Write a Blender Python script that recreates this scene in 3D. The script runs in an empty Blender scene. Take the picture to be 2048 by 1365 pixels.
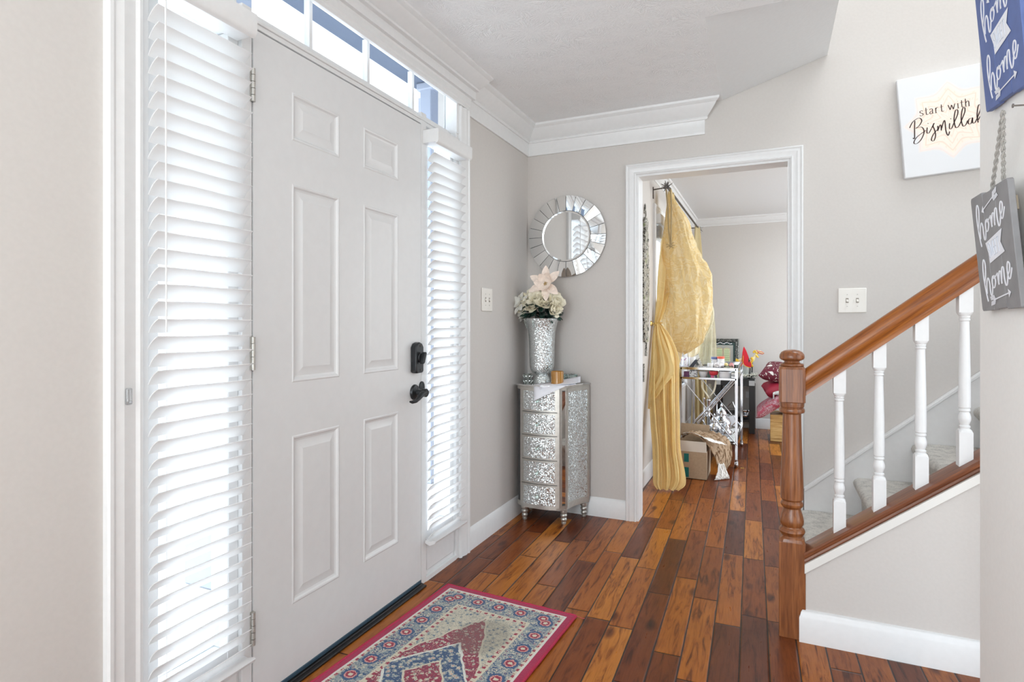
import bpy, math, random
from math import sin, cos, pi, radians as R
from mathutils import Vector as V, Matrix, noise
random.seed(7)
sc = bpy.context.scene
COL = sc.collection

# ---------------------------------------------------------------- camera
TH = math.atan((1542. - 1024.) / 1157.)
cam = bpy.data.cameras.new('camera')
cam.sensor_width = 36; cam.lens = 1157. * 36 / 2048
cam.shift_y = -32.5 / 2048
cam.clip_start = .02
co = bpy.data.objects.new('camera', cam); COL.objects.link(co)
co.location = (1.4126, 0, 1.155); co.rotation_euler = (R(90), 0, TH)
sc.camera = co
sc.view_settings.view_transform = 'Standard'; sc.view_settings.look = 'None'
sc.view_settings.gamma = 1; sc.view_settings.exposure = 1.06
sc.view_settings.use_curve_mapping = False
sc.cycles.max_bounces = 10; sc.cycles.diffuse_bounces = 6; sc.cycles.glossy_bounces = 5
sc.cycles.transparent_max_bounces = 16; sc.cycles.sample_clamp_indirect = 6
sc.cycles.caustics_reflective = False; sc.cycles.caustics_refractive = False

# ---------------------------------------------------------------- daylight and added fill lights
w = bpy.data.worlds.new('daylight'); sc.world = w; w.use_nodes = True
nt = w.node_tree; nt.nodes.clear()
tc = nt.nodes.new('ShaderNodeTexCoord'); sx = nt.nodes.new('ShaderNodeSeparateXYZ')
rp = nt.nodes.new('ShaderNodeValToRGB'); mp = nt.nodes.new('ShaderNodeMapRange')
nz = nt.nodes.new('ShaderNodeTexNoise'); nz.inputs['Scale'].default_value = 3.2; nz.inputs['Detail'].default_value = 5
mx = nt.nodes.new('ShaderNodeMix'); mx.data_type = 'RGBA'
cl = nt.nodes.new('ShaderNodeValToRGB')
bg = nt.nodes.new('ShaderNodeBackground'); ow = nt.nodes.new('ShaderNodeOutputWorld')
nt.links.new(tc.outputs['Generated'], sx.inputs[0]); nt.links.new(sx.outputs['Z'], mp.inputs['Value'])
mp.inputs['From Min'].default_value = -1; mp.inputs['From Max'].default_value = 1
nt.links.new(mp.outputs[0], rp.inputs[0])
e = rp.color_ramp.elements
e[0].position = .3; e[0].color = (.56, .58, .55, 1); e[1].position = .75; e[1].color = (.56, .77, 1, 1)
x = rp.color_ramp.elements.new(.49); x.color = (.73, .76, .73, 1)
x = rp.color_ramp.elements.new(.53); x.color = (.86, .94, 1, 1)
nt.links.new(tc.outputs['Generated'], nz.inputs['Vector']); nt.links.new(nz.outputs['Fac'], cl.inputs[0])
cl.color_ramp.elements[0].position = .38; cl.color_ramp.elements[1].position = .6
nt.links.new(cl.outputs[0], mx.inputs['Factor']); nt.links.new(rp.outputs[0], mx.inputs[6])
mx.inputs[7].default_value = (.89, .96, 1, 1)
nt.links.new(mx.outputs[2], bg.inputs[0]); bg.inputs[1].default_value = 1.36
nt.links.new(bg.outputs[0], ow.inputs[0])

def area(name, loc, rot, sx_, sy_, power, col=(1, 1, 1)):
    l = bpy.data.lights.new(name, 'AREA'); l.shape = 'RECTANGLE'; l.size = sx_; l.size_y = sy_
    l.energy = power; l.color = col
    o = bpy.data.objects.new(name, l); COL.objects.link(o); o.location = loc; o.rotation_euler = rot
    return o
area('rear_fill_light', (.5, -2.6, 1.5), (R(90), 0, R(-24)), 1.6, 2.2, 33, (.86, .95, 1))  # added fill behind the camera; no window is modelled there
area('hall_fill_light', (1.0, 0.4, 2.37), (0, 0, 0), 1.4, 1.6, 1.0, (.94, .98, 1))  # unseen panel added under the ceiling above the frame, not a fixture
area('upward_fill_light', (1.45, -.95, .3), (R(176), 0, R(-25)), 1.1, 1.1, 10, (.88, .96, 1))  # added behind the camera to brighten the ceiling; no lamp stands here
area('left_fill_light', (.02, -.45, 1.35), (R(90), 0, R(-90)), 1.4, 1.5, 9.5, (.86, .95, 1))  # invented source out of view on the left wall, brightens the right wall
area('stairwell_fill_light', (2.6, 2.8, 4.6), (0, R(6), 0), 1.6, 1.0, 28, (.90, .96, 1))  # fill added out of view over the stairs to brighten the upper wall
area('dining_top_fill_light', (1.9, 5.0, 2.33), (0, 0, 0), 1.6, 1.6, 5, (.90, .96, 1))  # unseen overhead fill added for the dining room, no fixture
area('dining_side_fill_light', (3.55, 5.3, 1.4), (R(90), 0, R(90)), 2.2, 1.7, 20, (.89, .96, 1))  # fill added on the open right side of the dining room, no window
area('porch_fill_light', (-1.6, 3.2, 1.0), (R(90), 0, R(-90)), 5.0, 1.8, 70, (.90, .96, 1))  # panel added outside the entry to make the blinds glow

# ---------------------------------------------------------------- mesh helper
class M:
    def __init__(s): s.v = []; s.f = []
    def quad(s, a, b, c, d):
        n = len(s.v); s.v += [a, b, c, d]; s.f.append((n, n+1, n+2, n+3))
    def box(s, x0, x1, y0, y1, z0, z1):
        n = len(s.v)
        s.v += [(x, y, z) for z in (z0, z1) for y in (y0, y1) for x in (x0, x1)]
        s.f += [tuple(n+i for i in q) for q in ((0,2,3,1),(4,5,7,6),(0,1,5,4),(2,6,7,3),(0,4,6,2),(1,3,7,5))]
        return s
    def prism(s, pts, fn, d0, d1):      # polygon pts (a,b) -> fn(a,b,d)
        n = len(s.v); k = len(pts)
        s.v += [fn(a, b, d0) for a, b in pts] + [fn(a, b, d1) for a, b in pts]
        s.f += [tuple(n+i for i in range(k))[::-1], tuple(n+k+i for i in range(k))]
        s.f += [(n+i, n+(i+1) % k, n+k+(i+1) % k, n+k+i) for i in range(k)]
        return s
    def grid(s, P, closed=False, wrap=False):   # P[i][j] of points
        n = len(s.v); m = len(P[0])
        for r in P: s.v += [tuple(p) for p in r]
        for i in range(len(P) - (0 if wrap else 1)):
            i2 = (i+1) % len(P)
            for j in range(m - (0 if closed else 1)):
                j2 = (j+1) % m
                s.f.append((n+i*m+j, n+i*m+j2, n+i2*m+j2, n+i2*m+j))
        return s
    def lathe(s, prof, c=(0, 0, 0), seg=24, sq=1.0, cap=True):   # prof [(r,z)]
        P = [[(c[0]+r*cos(2*pi*k/seg), c[1]+r*sq*sin(2*pi*k/seg), c[2]+z) for k in range(seg)] for r, z in prof]
        n = len(s.v); s.grid(P, closed=True)
        if cap:
            s.f.append(tuple(n+k for k in range(seg))[::-1]); t = n+(len(prof)-1)*seg
            s.f.append(tuple(t+k for k in range(seg)))
        return s
    def tube(s, pts, r, seg=8, cap=True):
        pts = [V(p) for p in pts]; rs = r if isinstance(r, (list, tuple)) else [r]*len(pts)
        P = []; up = V((0.13, .21, 1)).normalized()
        for i, p in enumerate(pts):
            t = (pts[min(i+1, len(pts)-1)] - pts[max(i-1, 0)]).normalized()
            a = t.cross(up)
            if a.length < .05: a = t.cross(V((1, 0, 0)))
            a.normalize(); b = a.cross(t).normalized()
            P.append([tuple(p + (a*cos(2*pi*k/seg) + b*sin(2*pi*k/seg))*rs[i]) for k in range(seg)])
        n = len(s.v); s.grid(P, closed=True)
        if cap:
            s.f.append(tuple(n+k for k in range(seg))); t = n+(len(P)-1)*seg
            s.f.append(tuple(t+k for k in range(seg))[::-1])
        return s
    def ball(s, c, r, seg=14, rings=8, sc_=(1, 1, 1)):
        P = [(max(.001, sin(pi*i/rings)), -cos(pi*i/rings)) for i in range(rings+1)]
        s.grid([[(c[0]+r*sc_[0]*q*cos(2*pi*k/seg), c[1]+r*sc_[1]*q*sin(2*pi*k/seg), c[2]+r*sc_[2]*z) for k in range(seg)] for q, z in P], closed=True)
        return s
    def sweep(s, prof, pts, outs, up=(0, 0, 1), closed_prof=True):   # prof [(a,b)] a along outs[i], b along up
        up = V(up); P = []
        for p, o in zip(pts, outs):
            P.append([tuple(V(p) + V(o)*a + up*b) for a, b in prof])
        n = len(s.v); s.grid(P, closed=closed_prof); m = len(prof)
        s.f.append(tuple(n+k for k in range(m))[::-1]); t = n+(len(P)-1)*m
        s.f.append(tuple(t+k for k in range(m)))
        return s
    def xf(s, mat, start=0):
        for i in range(start, len(s.v)): s.v[i] = tuple(mat @ V(s.v[i]))
        return s

ORG = {}
def obj(name, m, mat, parent=None, smooth=True, bevel=0, angle=38, local=False, origin=None, sub=0, solid=0, bseg=2):
    me = bpy.data.meshes.new(name)
    org = V((0, 0, 0))
    if parent is not None:
        if not local: org = ORG.get(parent.name, V((0, 0, 0)))
    elif not local:
        if origin is None:
            xs = [p[0] for p in m.v]; ys = [p[1] for p in m.v]; zs = [p[2] for p in m.v]
            origin = ((min(xs)+max(xs))/2, (min(ys)+max(ys))/2, min(zs))
        org = V(origin)
    me.from_pydata([tuple(V(p)-org) for p in m.v], [], m.f)
    me.validate(); me.update()
    import bmesh
    b = bmesh.new(); b.from_mesh(me); bmesh.ops.remove_doubles(b, verts=b.verts, dist=1e-6)
    bmesh.ops.recalc_face_normals(b, faces=b.faces); b.to_mesh(me); b.free()
    o = bpy.data.objects.new(name, me); COL.objects.link(o)
    if mat is not None: me.materials.append(mat)
    if smooth:
        me.polygons.foreach_set('use_smooth', [True]*len(me.polygons))
        me.set_sharp_from_angle(angle=R(angle))
    if parent is not None:
        o.parent = parent; ORG[o.name] = org
    else:
        o.location = org if not local else (0, 0, 0); ORG[o.name] = org
    if bevel:
        q = o.modifiers.new('bevel', 'BEVEL'); q.width = bevel; q.segments = bseg; q.limit_method = 'ANGLE'; q.angle_limit = R(40)
    if sub:
        q = o.modifiers.new('sub', 'SUBSURF'); q.levels = sub; q.render_levels = sub
    if solid:
        q = o.modifiers.new('solid', 'SOLIDIFY'); q.thickness = solid; q.offset = 0
    return o
def thing(name, label, cat, loc=(0, 0, 0), rot=(0, 0, 0), group=None):
    o = bpy.data.objects.new(name, None); COL.objects.link(o)
    o.location = loc; o.rotation_euler = rot; o.empty_display_size = .05
    ORG[o.name] = V(loc); o['label'] = label; o['category'] = cat
    if group: o['group'] = group
    return o
def tag(o, label, cat, group=None, kind=None):
    o['label'] = label; o['category'] = cat
    if group: o['group'] = group
    if kind: o['kind'] = kind
    return o
def struct(name, m, mat, parent=None, **k):
    o = obj(name, m, mat, parent, **k)
    if parent is None: o['kind'] = 'structure'
    return o
def sempty(name, loc=(0, 0, 0)):
    o = bpy.data.objects.new(name, None); COL.objects.link(o); o.location = loc; ORG[o.name] = V(loc)
    o['kind'] = 'structure'; return o

# ---------------------------------------------------------------- materials
class S:                      # socket wrapper with arithmetic
    def __init__(s, t, k): s.t = t; s.k = k
    def _m(s, op, *a):
        n = s.t.nodes.new('ShaderNodeMath'); n.operation = op
        for i, q in enumerate((s,)+a):
            if isinstance(q, S): s.t.links.new(q.k, n.inputs[i])
            else: n.inputs[i].default_value = q
        return S(s.t, n.outputs[0])
    def __add__(s, o): return s._m('ADD', o)
    def __sub__(s, o): return s._m('SUBTRACT', o)
    def __mul__(s, o): return s._m('MULTIPLY', o)
    def __truediv__(s, o): return s._m('DIVIDE', o)
    def __gt__(s, o): return s._m('GREATER_THAN', o)
    def __lt__(s, o): return s._m('LESS_THAN', o)
    def abs(s): return s._m('ABSOLUTE')
    def floor(s): return s._m('FLOOR')
    def fract(s): return s._m('FRACT')
    def mn(s, o): return s._m('MINIMUM', o)
    def mxx(s, o): return s._m('MAXIMUM', o)
    def sin(s): return s._m('SINE')
def newmat(name):
    m = bpy.data.materials.new(name); m.use_nodes = True; t = m.node_tree
    return m, t, t.nodes['Principled BSDF']
def xyz(t, kind='Object', scale=None, rot=None):
    c = t.nodes.new('ShaderNodeTexCoord'); out = c.outputs[kind]
    if scale or rot:
        q = t.nodes.new('ShaderNodeMapping'); t.links.new(out, q.inputs[0])
        if scale: q.inputs['Scale'].default_value = scale
        if rot: q.inputs['Rotation'].default_value = rot
        out = q.outputs[0]
    return out
def sep(t, vec):
    n = t.nodes.new('ShaderNodeSeparateXYZ'); t.links.new(vec, n.inputs[0])
    return [S(t, n.outputs[i]) for i in range(3)]
def comb(t, a, b, c=0):
    n = t.nodes.new('ShaderNodeCombineXYZ')
    for i, q in enumerate((a, b, c)):
        if isinstance(q, S): t.links.new(q.k, n.inputs[i])
        else: n.inputs[i].default_value = q
    return n.outputs[0]
def noise_(t, vec, scale, detail=3, rough=.5, dist=0, col=False):
    n = t.nodes.new('ShaderNodeTexNoise')
    if vec is not None: t.links.new(vec, n.inputs['Vector'])
    n.inputs['Scale'].default_value = scale; n.inputs['Detail'].default_value = detail
    n.inputs['Roughness'].default_value = rough; n.inputs['Distortion'].default_value = dist
    return S(t, n.outputs['Color' if col else 'Fac'])
def voro(t, vec, scale, feat='F1', out='Distance', rnd=1):
    n = t.nodes.new('ShaderNodeTexVoronoi'); n.feature = feat
    if vec is not None: t.links.new(vec, n.inputs['Vector'])
    n.inputs['Scale'].default_value = scale; n.inputs['Randomness'].default_value = rnd
    return S(t, n.outputs[out])
def wnoise(t, vec, out='Value'):
    n = t.nodes.new('ShaderNodeTexWhiteNoise'); t.links.new(vec, n.inputs['Vector']); return S(t, n.outputs[out])
def ramp(t, fac, stops, interp='LINEAR'):
    n = t.nodes.new('ShaderNodeValToRGB'); t.links.new(fac.k, n.inputs[0]); cr = n.color_ramp; cr.interpolation = interp
    cr.elements[0].position = stops[0][0]; cr.elements[0].color = (*stops[0][1], 1)
    cr.elements[1].position = stops[-1][0]; cr.elements[1].color = (*stops[-1][1], 1)
    for p, c in stops[1:-1]:
        q = cr.elements.new(p); q.color = (*c, 1)
    return S(t, n.outputs[0])
def mix(t, fac, a, b, mode='MIX'):
    n = t.nodes.new('ShaderNodeMix'); n.data_type = 'RGBA'; n.blend_type = mode
    for i, q in ((0, fac), (6, a), (7, b)):
        if isinstance(q, S): t.links.new(q.k, n.inputs[i])
        elif i == 0: n.inputs[0].default_value = q
        else: n.inputs[i].default_value = (*q, 1)
    return S(t, n.outputs[2])
def bump(t, h, strength=.3, dist=.01, nrm=None):
    n = t.nodes.new('ShaderNodeBump'); t.links.new(h.k, n.inputs['Height'])
    n.inputs['Strength'].default_value = strength; n.inputs['Distance'].default_value = dist
    return n.outputs[0]
def setin(p, **k):
    names = dict(rough='Roughness', metal='Metallic', spec='Specular IOR Level', trans='Transmission Weight', alpha='Alpha', ior='IOR',
                 coat='Coat Weight', sheen='Sheen Weight', coatr='Coat Roughness')
    for a, b in k.items(): p.inputs[names[a]].default_value = b
def plain(name, c, rough=.5, metal=0, nscale=0, nstr=.05, vary=.03, **k):
    m, t, p = newmat(name)
    p.inputs['Base Color'].default_value = (*c, 1); setin(p, rough=rough, metal=metal, **k)
    v = xyz(t); n = noise_(t, v, nscale or 6, 3)
    a = tuple(min(1, q*(1+vary)) for q in c); b = tuple(q*(1-vary) for q in c)
    t.links.new(ramp(t, n, [(.35, b), (.65, a)]).k, p.inputs['Base Color'])
    if nscale: t.links.new(bump(t, noise_(t, v, nscale, 4), nstr, .005), p.inputs['Normal'])
    return m
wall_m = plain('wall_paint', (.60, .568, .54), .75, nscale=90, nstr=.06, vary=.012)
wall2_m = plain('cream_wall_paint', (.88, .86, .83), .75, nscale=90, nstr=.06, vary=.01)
white = plain('white_trim_paint', (.76, .76, .76), .35, nscale=40, nstr=.03, vary=.012)
dwhite = plain('door_paint', (.73, .733, .735), .27, nscale=30, nstr=.02, vary=.01)
cream = plain('ivory_plastic', (.82, .79, .74), .35)
black = plain('black_metal', (.035, .037, .04), .32, .6)
darkslot = plain('dark_slot', (.05, .045, .04), .5)
chrome = plain('chrome', (.50, .49, .50), .10, 1.0)
silver = plain('polished_silver', (.62, .62, .64), .14, 1.0, nscale=60, nstr=.15)
brass = plain('brass', (.75, .55, .2), .25, 1.0)
champ = plain('champagne_silver_paint', (.56, .54, .50), .33, .75, nscale=50, nstr=.04, vary=.05)
mirror = plain('mirror_glass', (.9, .91, .91), .015, 1.0, vary=.0)
blackp = plain('black_lacquer', (.012, .010, .010), .35)
sheetw = plain('white_paper', (.86, .86, .9), .7)
stripblue = plain('blue_grey_rubber', (.035, .075, .11), .5)

def mk_ceiling(name, c, s):
    m, t, p = newmat(name); setin(p, rough=.85)
    p.inputs['Base Color'].default_value = (*c, 1)
    v = xyz(t)
    d = noise_(t, v, 5.5, 2, col=True)
    # strokes of a stomped brush: stretched ridges fanning around cell centres
    n = t.nodes.new('ShaderNodeTexVoronoi'); n.feature = 'F1'; n.inputs['Scale'].default_value = 7.5
    t.links.new(v, n.inputs['Vector'])
    sub = t.nodes.new('ShaderNodeVectorMath'); sub.operation = 'SUBTRACT'
    t.links.new(v, sub.inputs[0]); t.links.new(n.outputs['Position'], sub.inputs[1])
    dx, dy, dz = sep(t, sub.outputs[0])
    ang = dy._m('ARCTAN2', dx)
    rad = (dx*dx+dy*dy)._m('SQRT')
    nn = noise_(t, comb(t, ang*3.2, rad*9, n_id(t, n)), 2.6, 3, .55, .6)
    ridge = (nn-.5).abs()*-1+.5
    ridge = ridge._m('POWER', 6.)*40*((rad*9).mn(1))
    n2 = noise_(t, v, 55, 4, .6)
    h = ridge*.8 + n2*.35
    t.links.new(bump(t, h, s, .012), p.inputs['Normal'])
    return m
def n_id(t, n):
    sx_ = t.nodes.new('ShaderNodeSeparateXYZ'); t.links.new(n.outputs['Color'], sx_.inputs[0])
    return S(t, sx_.outputs[0])*20
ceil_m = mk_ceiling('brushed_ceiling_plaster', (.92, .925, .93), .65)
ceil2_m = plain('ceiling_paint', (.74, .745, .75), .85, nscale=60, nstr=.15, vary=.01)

def mk_floor():
    m, t, p = newmat('hand_scraped_wood_floor')
    x_, y_, z_ = sep(t, xyz(t, 'Object', rot=(0, 0, 0)))
    a = FLOOR_A; W = .0942
    across = x_*cos(a)+y_*sin(a); along = y_*cos(a)-x_*sin(a)
    u = across/W + FLOOR_PH
    row = u.floor(); fu = u.fract()
    r1 = wnoise(t, comb(t, row, 3.3)); r2 = wnoise(t, comb(t, row, 9.1))
    L = r2*.25+.52
    q = (along+r1*3.7)/L; idx = q.floor(); fq = q.fract()
    rb = wnoise(t, comb(t, row, idx, 1)); rc = wnoise(t, comb(t, row, idx, 5)); rd = wnoise(t, comb(t, row, idx, 8))
    wob = noise_(t, comb(t, across*3, along*3, 0), 6, 2)
    e1 = (fu.mn((fu*-1)+1))*W + (wob-.5)*.0018
    e2 = (fq.mn((fq*-1)+1))*L + (wob-.5)*.0018
    e = e1.mn(e2)
    gap = S(t, (e/.0022).k)._m('SUBTRACT', .6).mxx(0).mn(1)
    gv = comb(t, across*16+rb*30, along*1.9+rc*30, rb*9)
    g1 = noise_(t, gv, 2.4, 6, .62, 1.3)
    gv2 = comb(t, across*4+rc*30, along*1.5+rb*30, rb*9)
    g2 = noise_(t, gv2, 2.6, 3, .5, .6)
    g3 = noise_(t, comb(t, across*60+rb*10, along*3, rb), 3, 4, .6, .3)
    base = ramp(t, rb*.72+g2*.28, [(.08, (.075, .018, .006)), (.30, (.145, .034, .008)), (.50, (.23, .062, .011)), (.70, (.34, .105, .015)), (.93, (.47, .175, .026))])
    dark = ramp(t, g1, [(.33, (.22, .13, .09)), (.42, (.7, .6, .55)), (.52, (1, 1, 1)), (.75, (1.0, .98, .95))])
    c = mix(t, .9, base, dark, 'MULTIPLY')
    kn = voro(t, comb(t, across*7+rd*9, along*3.0+rb*7, rb*5), 1.0)
    kd = ramp(t, kn, [(.02, (.05, .02, .01)), (.09, (.25, .12, .07)), (.17, (1, 1, 1)), (.3, (1, 1, 1))])
    c = mix(t, .8, c, kd, 'MULTIPLY')
    fine = ramp(t, g3, [(.3, (.72, .7, .68)), (.6, (1.08, 1.06, 1.04))])
    c = mix(t, .6, c, fine, 'MULTIPLY')
    c = mix(t, gap, (.010, .006, .005), c)
    t.links.new(c.k, p.inputs['Base Color'])
    ro = ramp(t, g1*.5+g3*.5, [(.3, (.36,)*3), (.7, (.26,)*3)])
    t.links.new(ro.k, p.inputs['Roughness']); setin(p, spec=.3)
    h = ((e/.006).mn(1))*1.0 + g2*.6 + noise_(t, comb(t, across*9, along*5, rb*4), 2, 3)*.5
    t.links.new(bump(t, h, .35, .004), p.inputs['Normal'])
    return m
FLOOR_A = R(1.55); FLOOR_PH = .448
floor_m = mk_floor()

def mk_wood(name, c0, c1, c2, sc_=1, axis=2, rough=.3, tilt=0):
    m, t, p = newmat(name); s = [26*sc_, 26*sc_, 26*sc_]; s[axis] = 1.6*sc_
    def rs(k):
        q = t.nodes.new('ShaderNodeMapping'); t.links.new(xyz(t, 'Object', rot=(0, tilt, 0)), q.inputs[0]); q.inputs['Scale'].default_value = k; return q.outputs[0]
    v = rs(tuple(s))
    n = noise_(t, v, 1.4, 5, .6, .9); n2 = noise_(t, v, 6, 3, .6)
    c = ramp(t, n*.7+n2*.3, [(.3, c0), (.5, c1), (.68, c2)])
    s2 = [220*sc_]*3; s2[axis] = 9*sc_
    po = noise_(t, rs(tuple(s2)), 1, 2)
    c = mix(t, .55, c, ramp(t, po, [(.36, (.5, .4, .35)), (.5, (1, 1, 1))]), 'MULTIPLY')
    t.links.new(c.k, p.inputs['Base Color']); setin(p, rough=rough, coat=.15, coatr=.15)
    t.links.new(bump(t, po, .12, .002), p.inputs['Normal'])
    return m
oak_z = mk_wood('stained_oak_post', (.15, .045, .014), (.25, .085, .026), (.36, .14, .05))
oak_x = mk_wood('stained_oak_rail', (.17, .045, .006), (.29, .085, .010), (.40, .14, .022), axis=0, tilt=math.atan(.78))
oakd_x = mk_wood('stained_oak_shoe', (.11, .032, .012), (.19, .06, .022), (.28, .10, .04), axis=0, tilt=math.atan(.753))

def mk_crackle(name, s=150, tint=(.70, .75, .75)):
    m, t, p = newmat(name); v = xyz(t)
    n = t.nodes.new('ShaderNodeTexVoronoi'); n.inputs['Scale'].default_value = s; t.links.new(v, n.inputs['Vector'])
    e = voro(t, v, s, 'DISTANCE_TO_EDGE')
    vs = t.nodes.new('ShaderNodeVectorMath'); vs.operation = 'SUBTRACT'; vs.inputs[1].default_value = (.5, .5, .5)
    t.links.new(n.outputs['Color'], vs.inputs[0])
    sc1 = t.nodes.new('ShaderNodeVectorMath'); sc1.operation = 'SCALE'; sc1.inputs['Scale'].default_value = .72
    t.links.new(vs.outputs[0], sc1.inputs[0])
    g = t.nodes.new('ShaderNodeNewGeometry')
    ad = t.nodes.new('ShaderNodeVectorMath'); ad.operation = 'ADD'
    t.links.new(g.outputs['Normal'], ad.inputs[0]); t.links.new(sc1.outputs[0], ad.inputs[1])
    nr = t.nodes.new('ShaderNodeVectorMath'); nr.operation = 'NORMALIZE'; t.links.new(ad.outputs[0], nr.inputs[0])
    t.links.new(nr.outputs[0], p.inputs['Normal'])
    sx_ = t.nodes.new('ShaderNodeSeparateXYZ'); t.links.new(n.outputs['Color'], sx_.inputs[0])
    c = ramp(t, S(t, sx_.outputs[1]), [(0, tuple(q*.7 for q in tint)), (.3, tint), (1, (.92, .96, .96))])
    c = mix(t, (e/.06).mn(1), (.55, .56, .55), c)
    t.links.new(c.k, p.inputs['Base Color']); setin(p, metal=.8, rough=.22, coat=.35, coatr=.03)
    return m
crackle = mk_crackle('crushed_mirror_mosaic', 260)
crackle_v = mk_crackle('crushed_mirror_vase', 300)

def mk_glass(name, tint=(.95, 1, .98), rough=.0, alpha=None):
    m, t, p = newmat(name); p.inputs['Base Color'].default_value = (*tint, 1)
    setin(p, trans=1, rough=rough, ior=1.45); return m
glass = mk_glass('clear_glass'); crystal_m = mk_glass('cut_crystal', (.88, .97, .94), .05)
def mk_pane(name, tint, f=.07, dirt=0.):
    m, t, p = newmat(name); t.nodes.remove(p); out = t.nodes['Material Output']
    a = t.nodes.new('ShaderNodeBsdfTransparent'); a.inputs[0].default_value = (*tint, 1)
    g = t.nodes.new('ShaderNodeBsdfGlossy'); g.inputs['Roughness'].default_value = .02
    q = t.nodes.new('ShaderNodeMixShader'); q.inputs[0].default_value = f
    t.links.new(a.outputs[0], q.inputs[1]); t.links.new(g.outputs[0], q.inputs[2])
    last = q.outputs[0]
    if dirt:
        d = t.nodes.new('ShaderNodeBsdfDiffuse'); d.inputs[0].default_value = (.8, .85, .95, 1)
        n = noise_(t, xyz(t), 9, 6, .7); n2 = noise_(t, xyz(t), 120, 2, .6)
        k = t.nodes.new('ShaderNodeMixShader')
        f2 = ramp(t, n*.6+n2*.4, [(.42, (0,)*3), (.7, (dirt,)*3)])
        t.links.new(f2.k, k.inputs[0]); t.links.new(last, k.inputs[1]); t.links.new(d.outputs[0], k.inputs[2]); last = k.outputs[0]
    t.links.new(last, out.inputs[0]); return m
pane = mk_pane('window_pane', (.97, .985, 1), .03, .02)
slatm, _t, _p = newmat('white_slat_vinyl')
_p.inputs['Base Color'].default_value = (.86, .86, .87, 1); setin(_p, rough=.4)
_tr = _t.nodes.new('ShaderNodeBsdfTranslucent'); _tr.inputs[0].default_value = (.95, .94, .92, 1)
_mx = _t.nodes.new('ShaderNodeMixShader'); _mx.inputs[0].default_value = .42
_t.links.new(_p.outputs[0], _mx.inputs[1]); _t.links.new(_tr.outputs[0], _mx.inputs[2]); _t.links.new(_mx.outputs[0], _t.nodes['Material Output'].inputs[0])

def mk_cloth(name, c, rough=.4, transl=.3, alpha=1., sheen=.3, pat=None, wr=.25):
    m, t, p = newmat(name); v = xyz(t)
    setin(p, rough=rough, sheen=sheen)
    n = noise_(t, v, 9, 3, .5, .6); col = mix(t, n, tuple(q*.88 for q in c), tuple(min(1, q*1.08) for q in c))
    if pat:
        w_ = noise_(t, v, 7, 2, .5, 2.2); s_ = (w_*26).sin()
        col = mix(t, (s_ > .35)*.55, col, pat)
    t.links.new(col.k, p.inputs['Base Color'])
    t.links.new(bump(t, noise_(t, v, 16, 3, .5, 1.6), wr, .02), p.inputs['Normal'])
    tr = t.nodes.new('ShaderNodeBsdfTranslucent'); t.links.new(mix(t, .5, col, (1, .9, .7)).k, tr.inputs[0])
    mxs = t.nodes.new('ShaderNodeMixShader'); mxs.inputs[0].default_value = transl
    t.links.new(p.outputs[0], mxs.inputs[1]); t.links.new(tr.outputs[0], mxs.inputs[2]); last = mxs.outputs[0]
    if alpha < 1:
        ta = t.nodes.new('ShaderNodeBsdfTransparent'); q = t.nodes.new('ShaderNodeMixShader'); q.inputs[0].default_value = alpha
        t.links.new(ta.outputs[0], q.inputs[1]); t.links.new(last, q.inputs[2]); last = q.outputs[0]
    t.links.new(last, t.nodes['Material Output'].inputs[0]); return m
gold_satin = mk_cloth('gold_satin', (.90, .69, .30), .24, .22, 1, .05, None, .35)
gold_sheer = mk_cloth('gold_organza', (.88, .69, .33), .27, .3, .9, .1, (.95, .85, .60), .8)
pale_sheer = mk_cloth('pale_organza', (.74, .69, .46), .4, .4, .72, .3, (.86, .82, .62), .3)
dull_satin = mk_cloth('pale_gold_satin', (.64, .52, .27), .35, .2, 1, .2)
cream_satin = mk_cloth('cream_satin', (.9, .82, .62), .3, .35, 1, .2)

def mk_carpet(name, c, s=220, st=.9):
    m, t, p = newmat(name); v = xyz(t)
    n = noise_(t, v, s, 3, .7); n2 = noise_(t, v, 30, 3)
    col = ramp(t, n*.6+n2*.4, [(.33, tuple(q*.55 for q in c)), (.5, c), (.7, tuple(min(1, q*1.18) for q in c))])
    t.links.new(col.k, p.inputs['Base Color']); setin(p, rough=.95, spec=.1)
    t.links.new(bump(t, n+n2*.7, st, .012), p.inputs['Normal']); return m
carpet_m = mk_carpet('beige_cut_pile_carpet', (.74, .71, .66))

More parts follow.
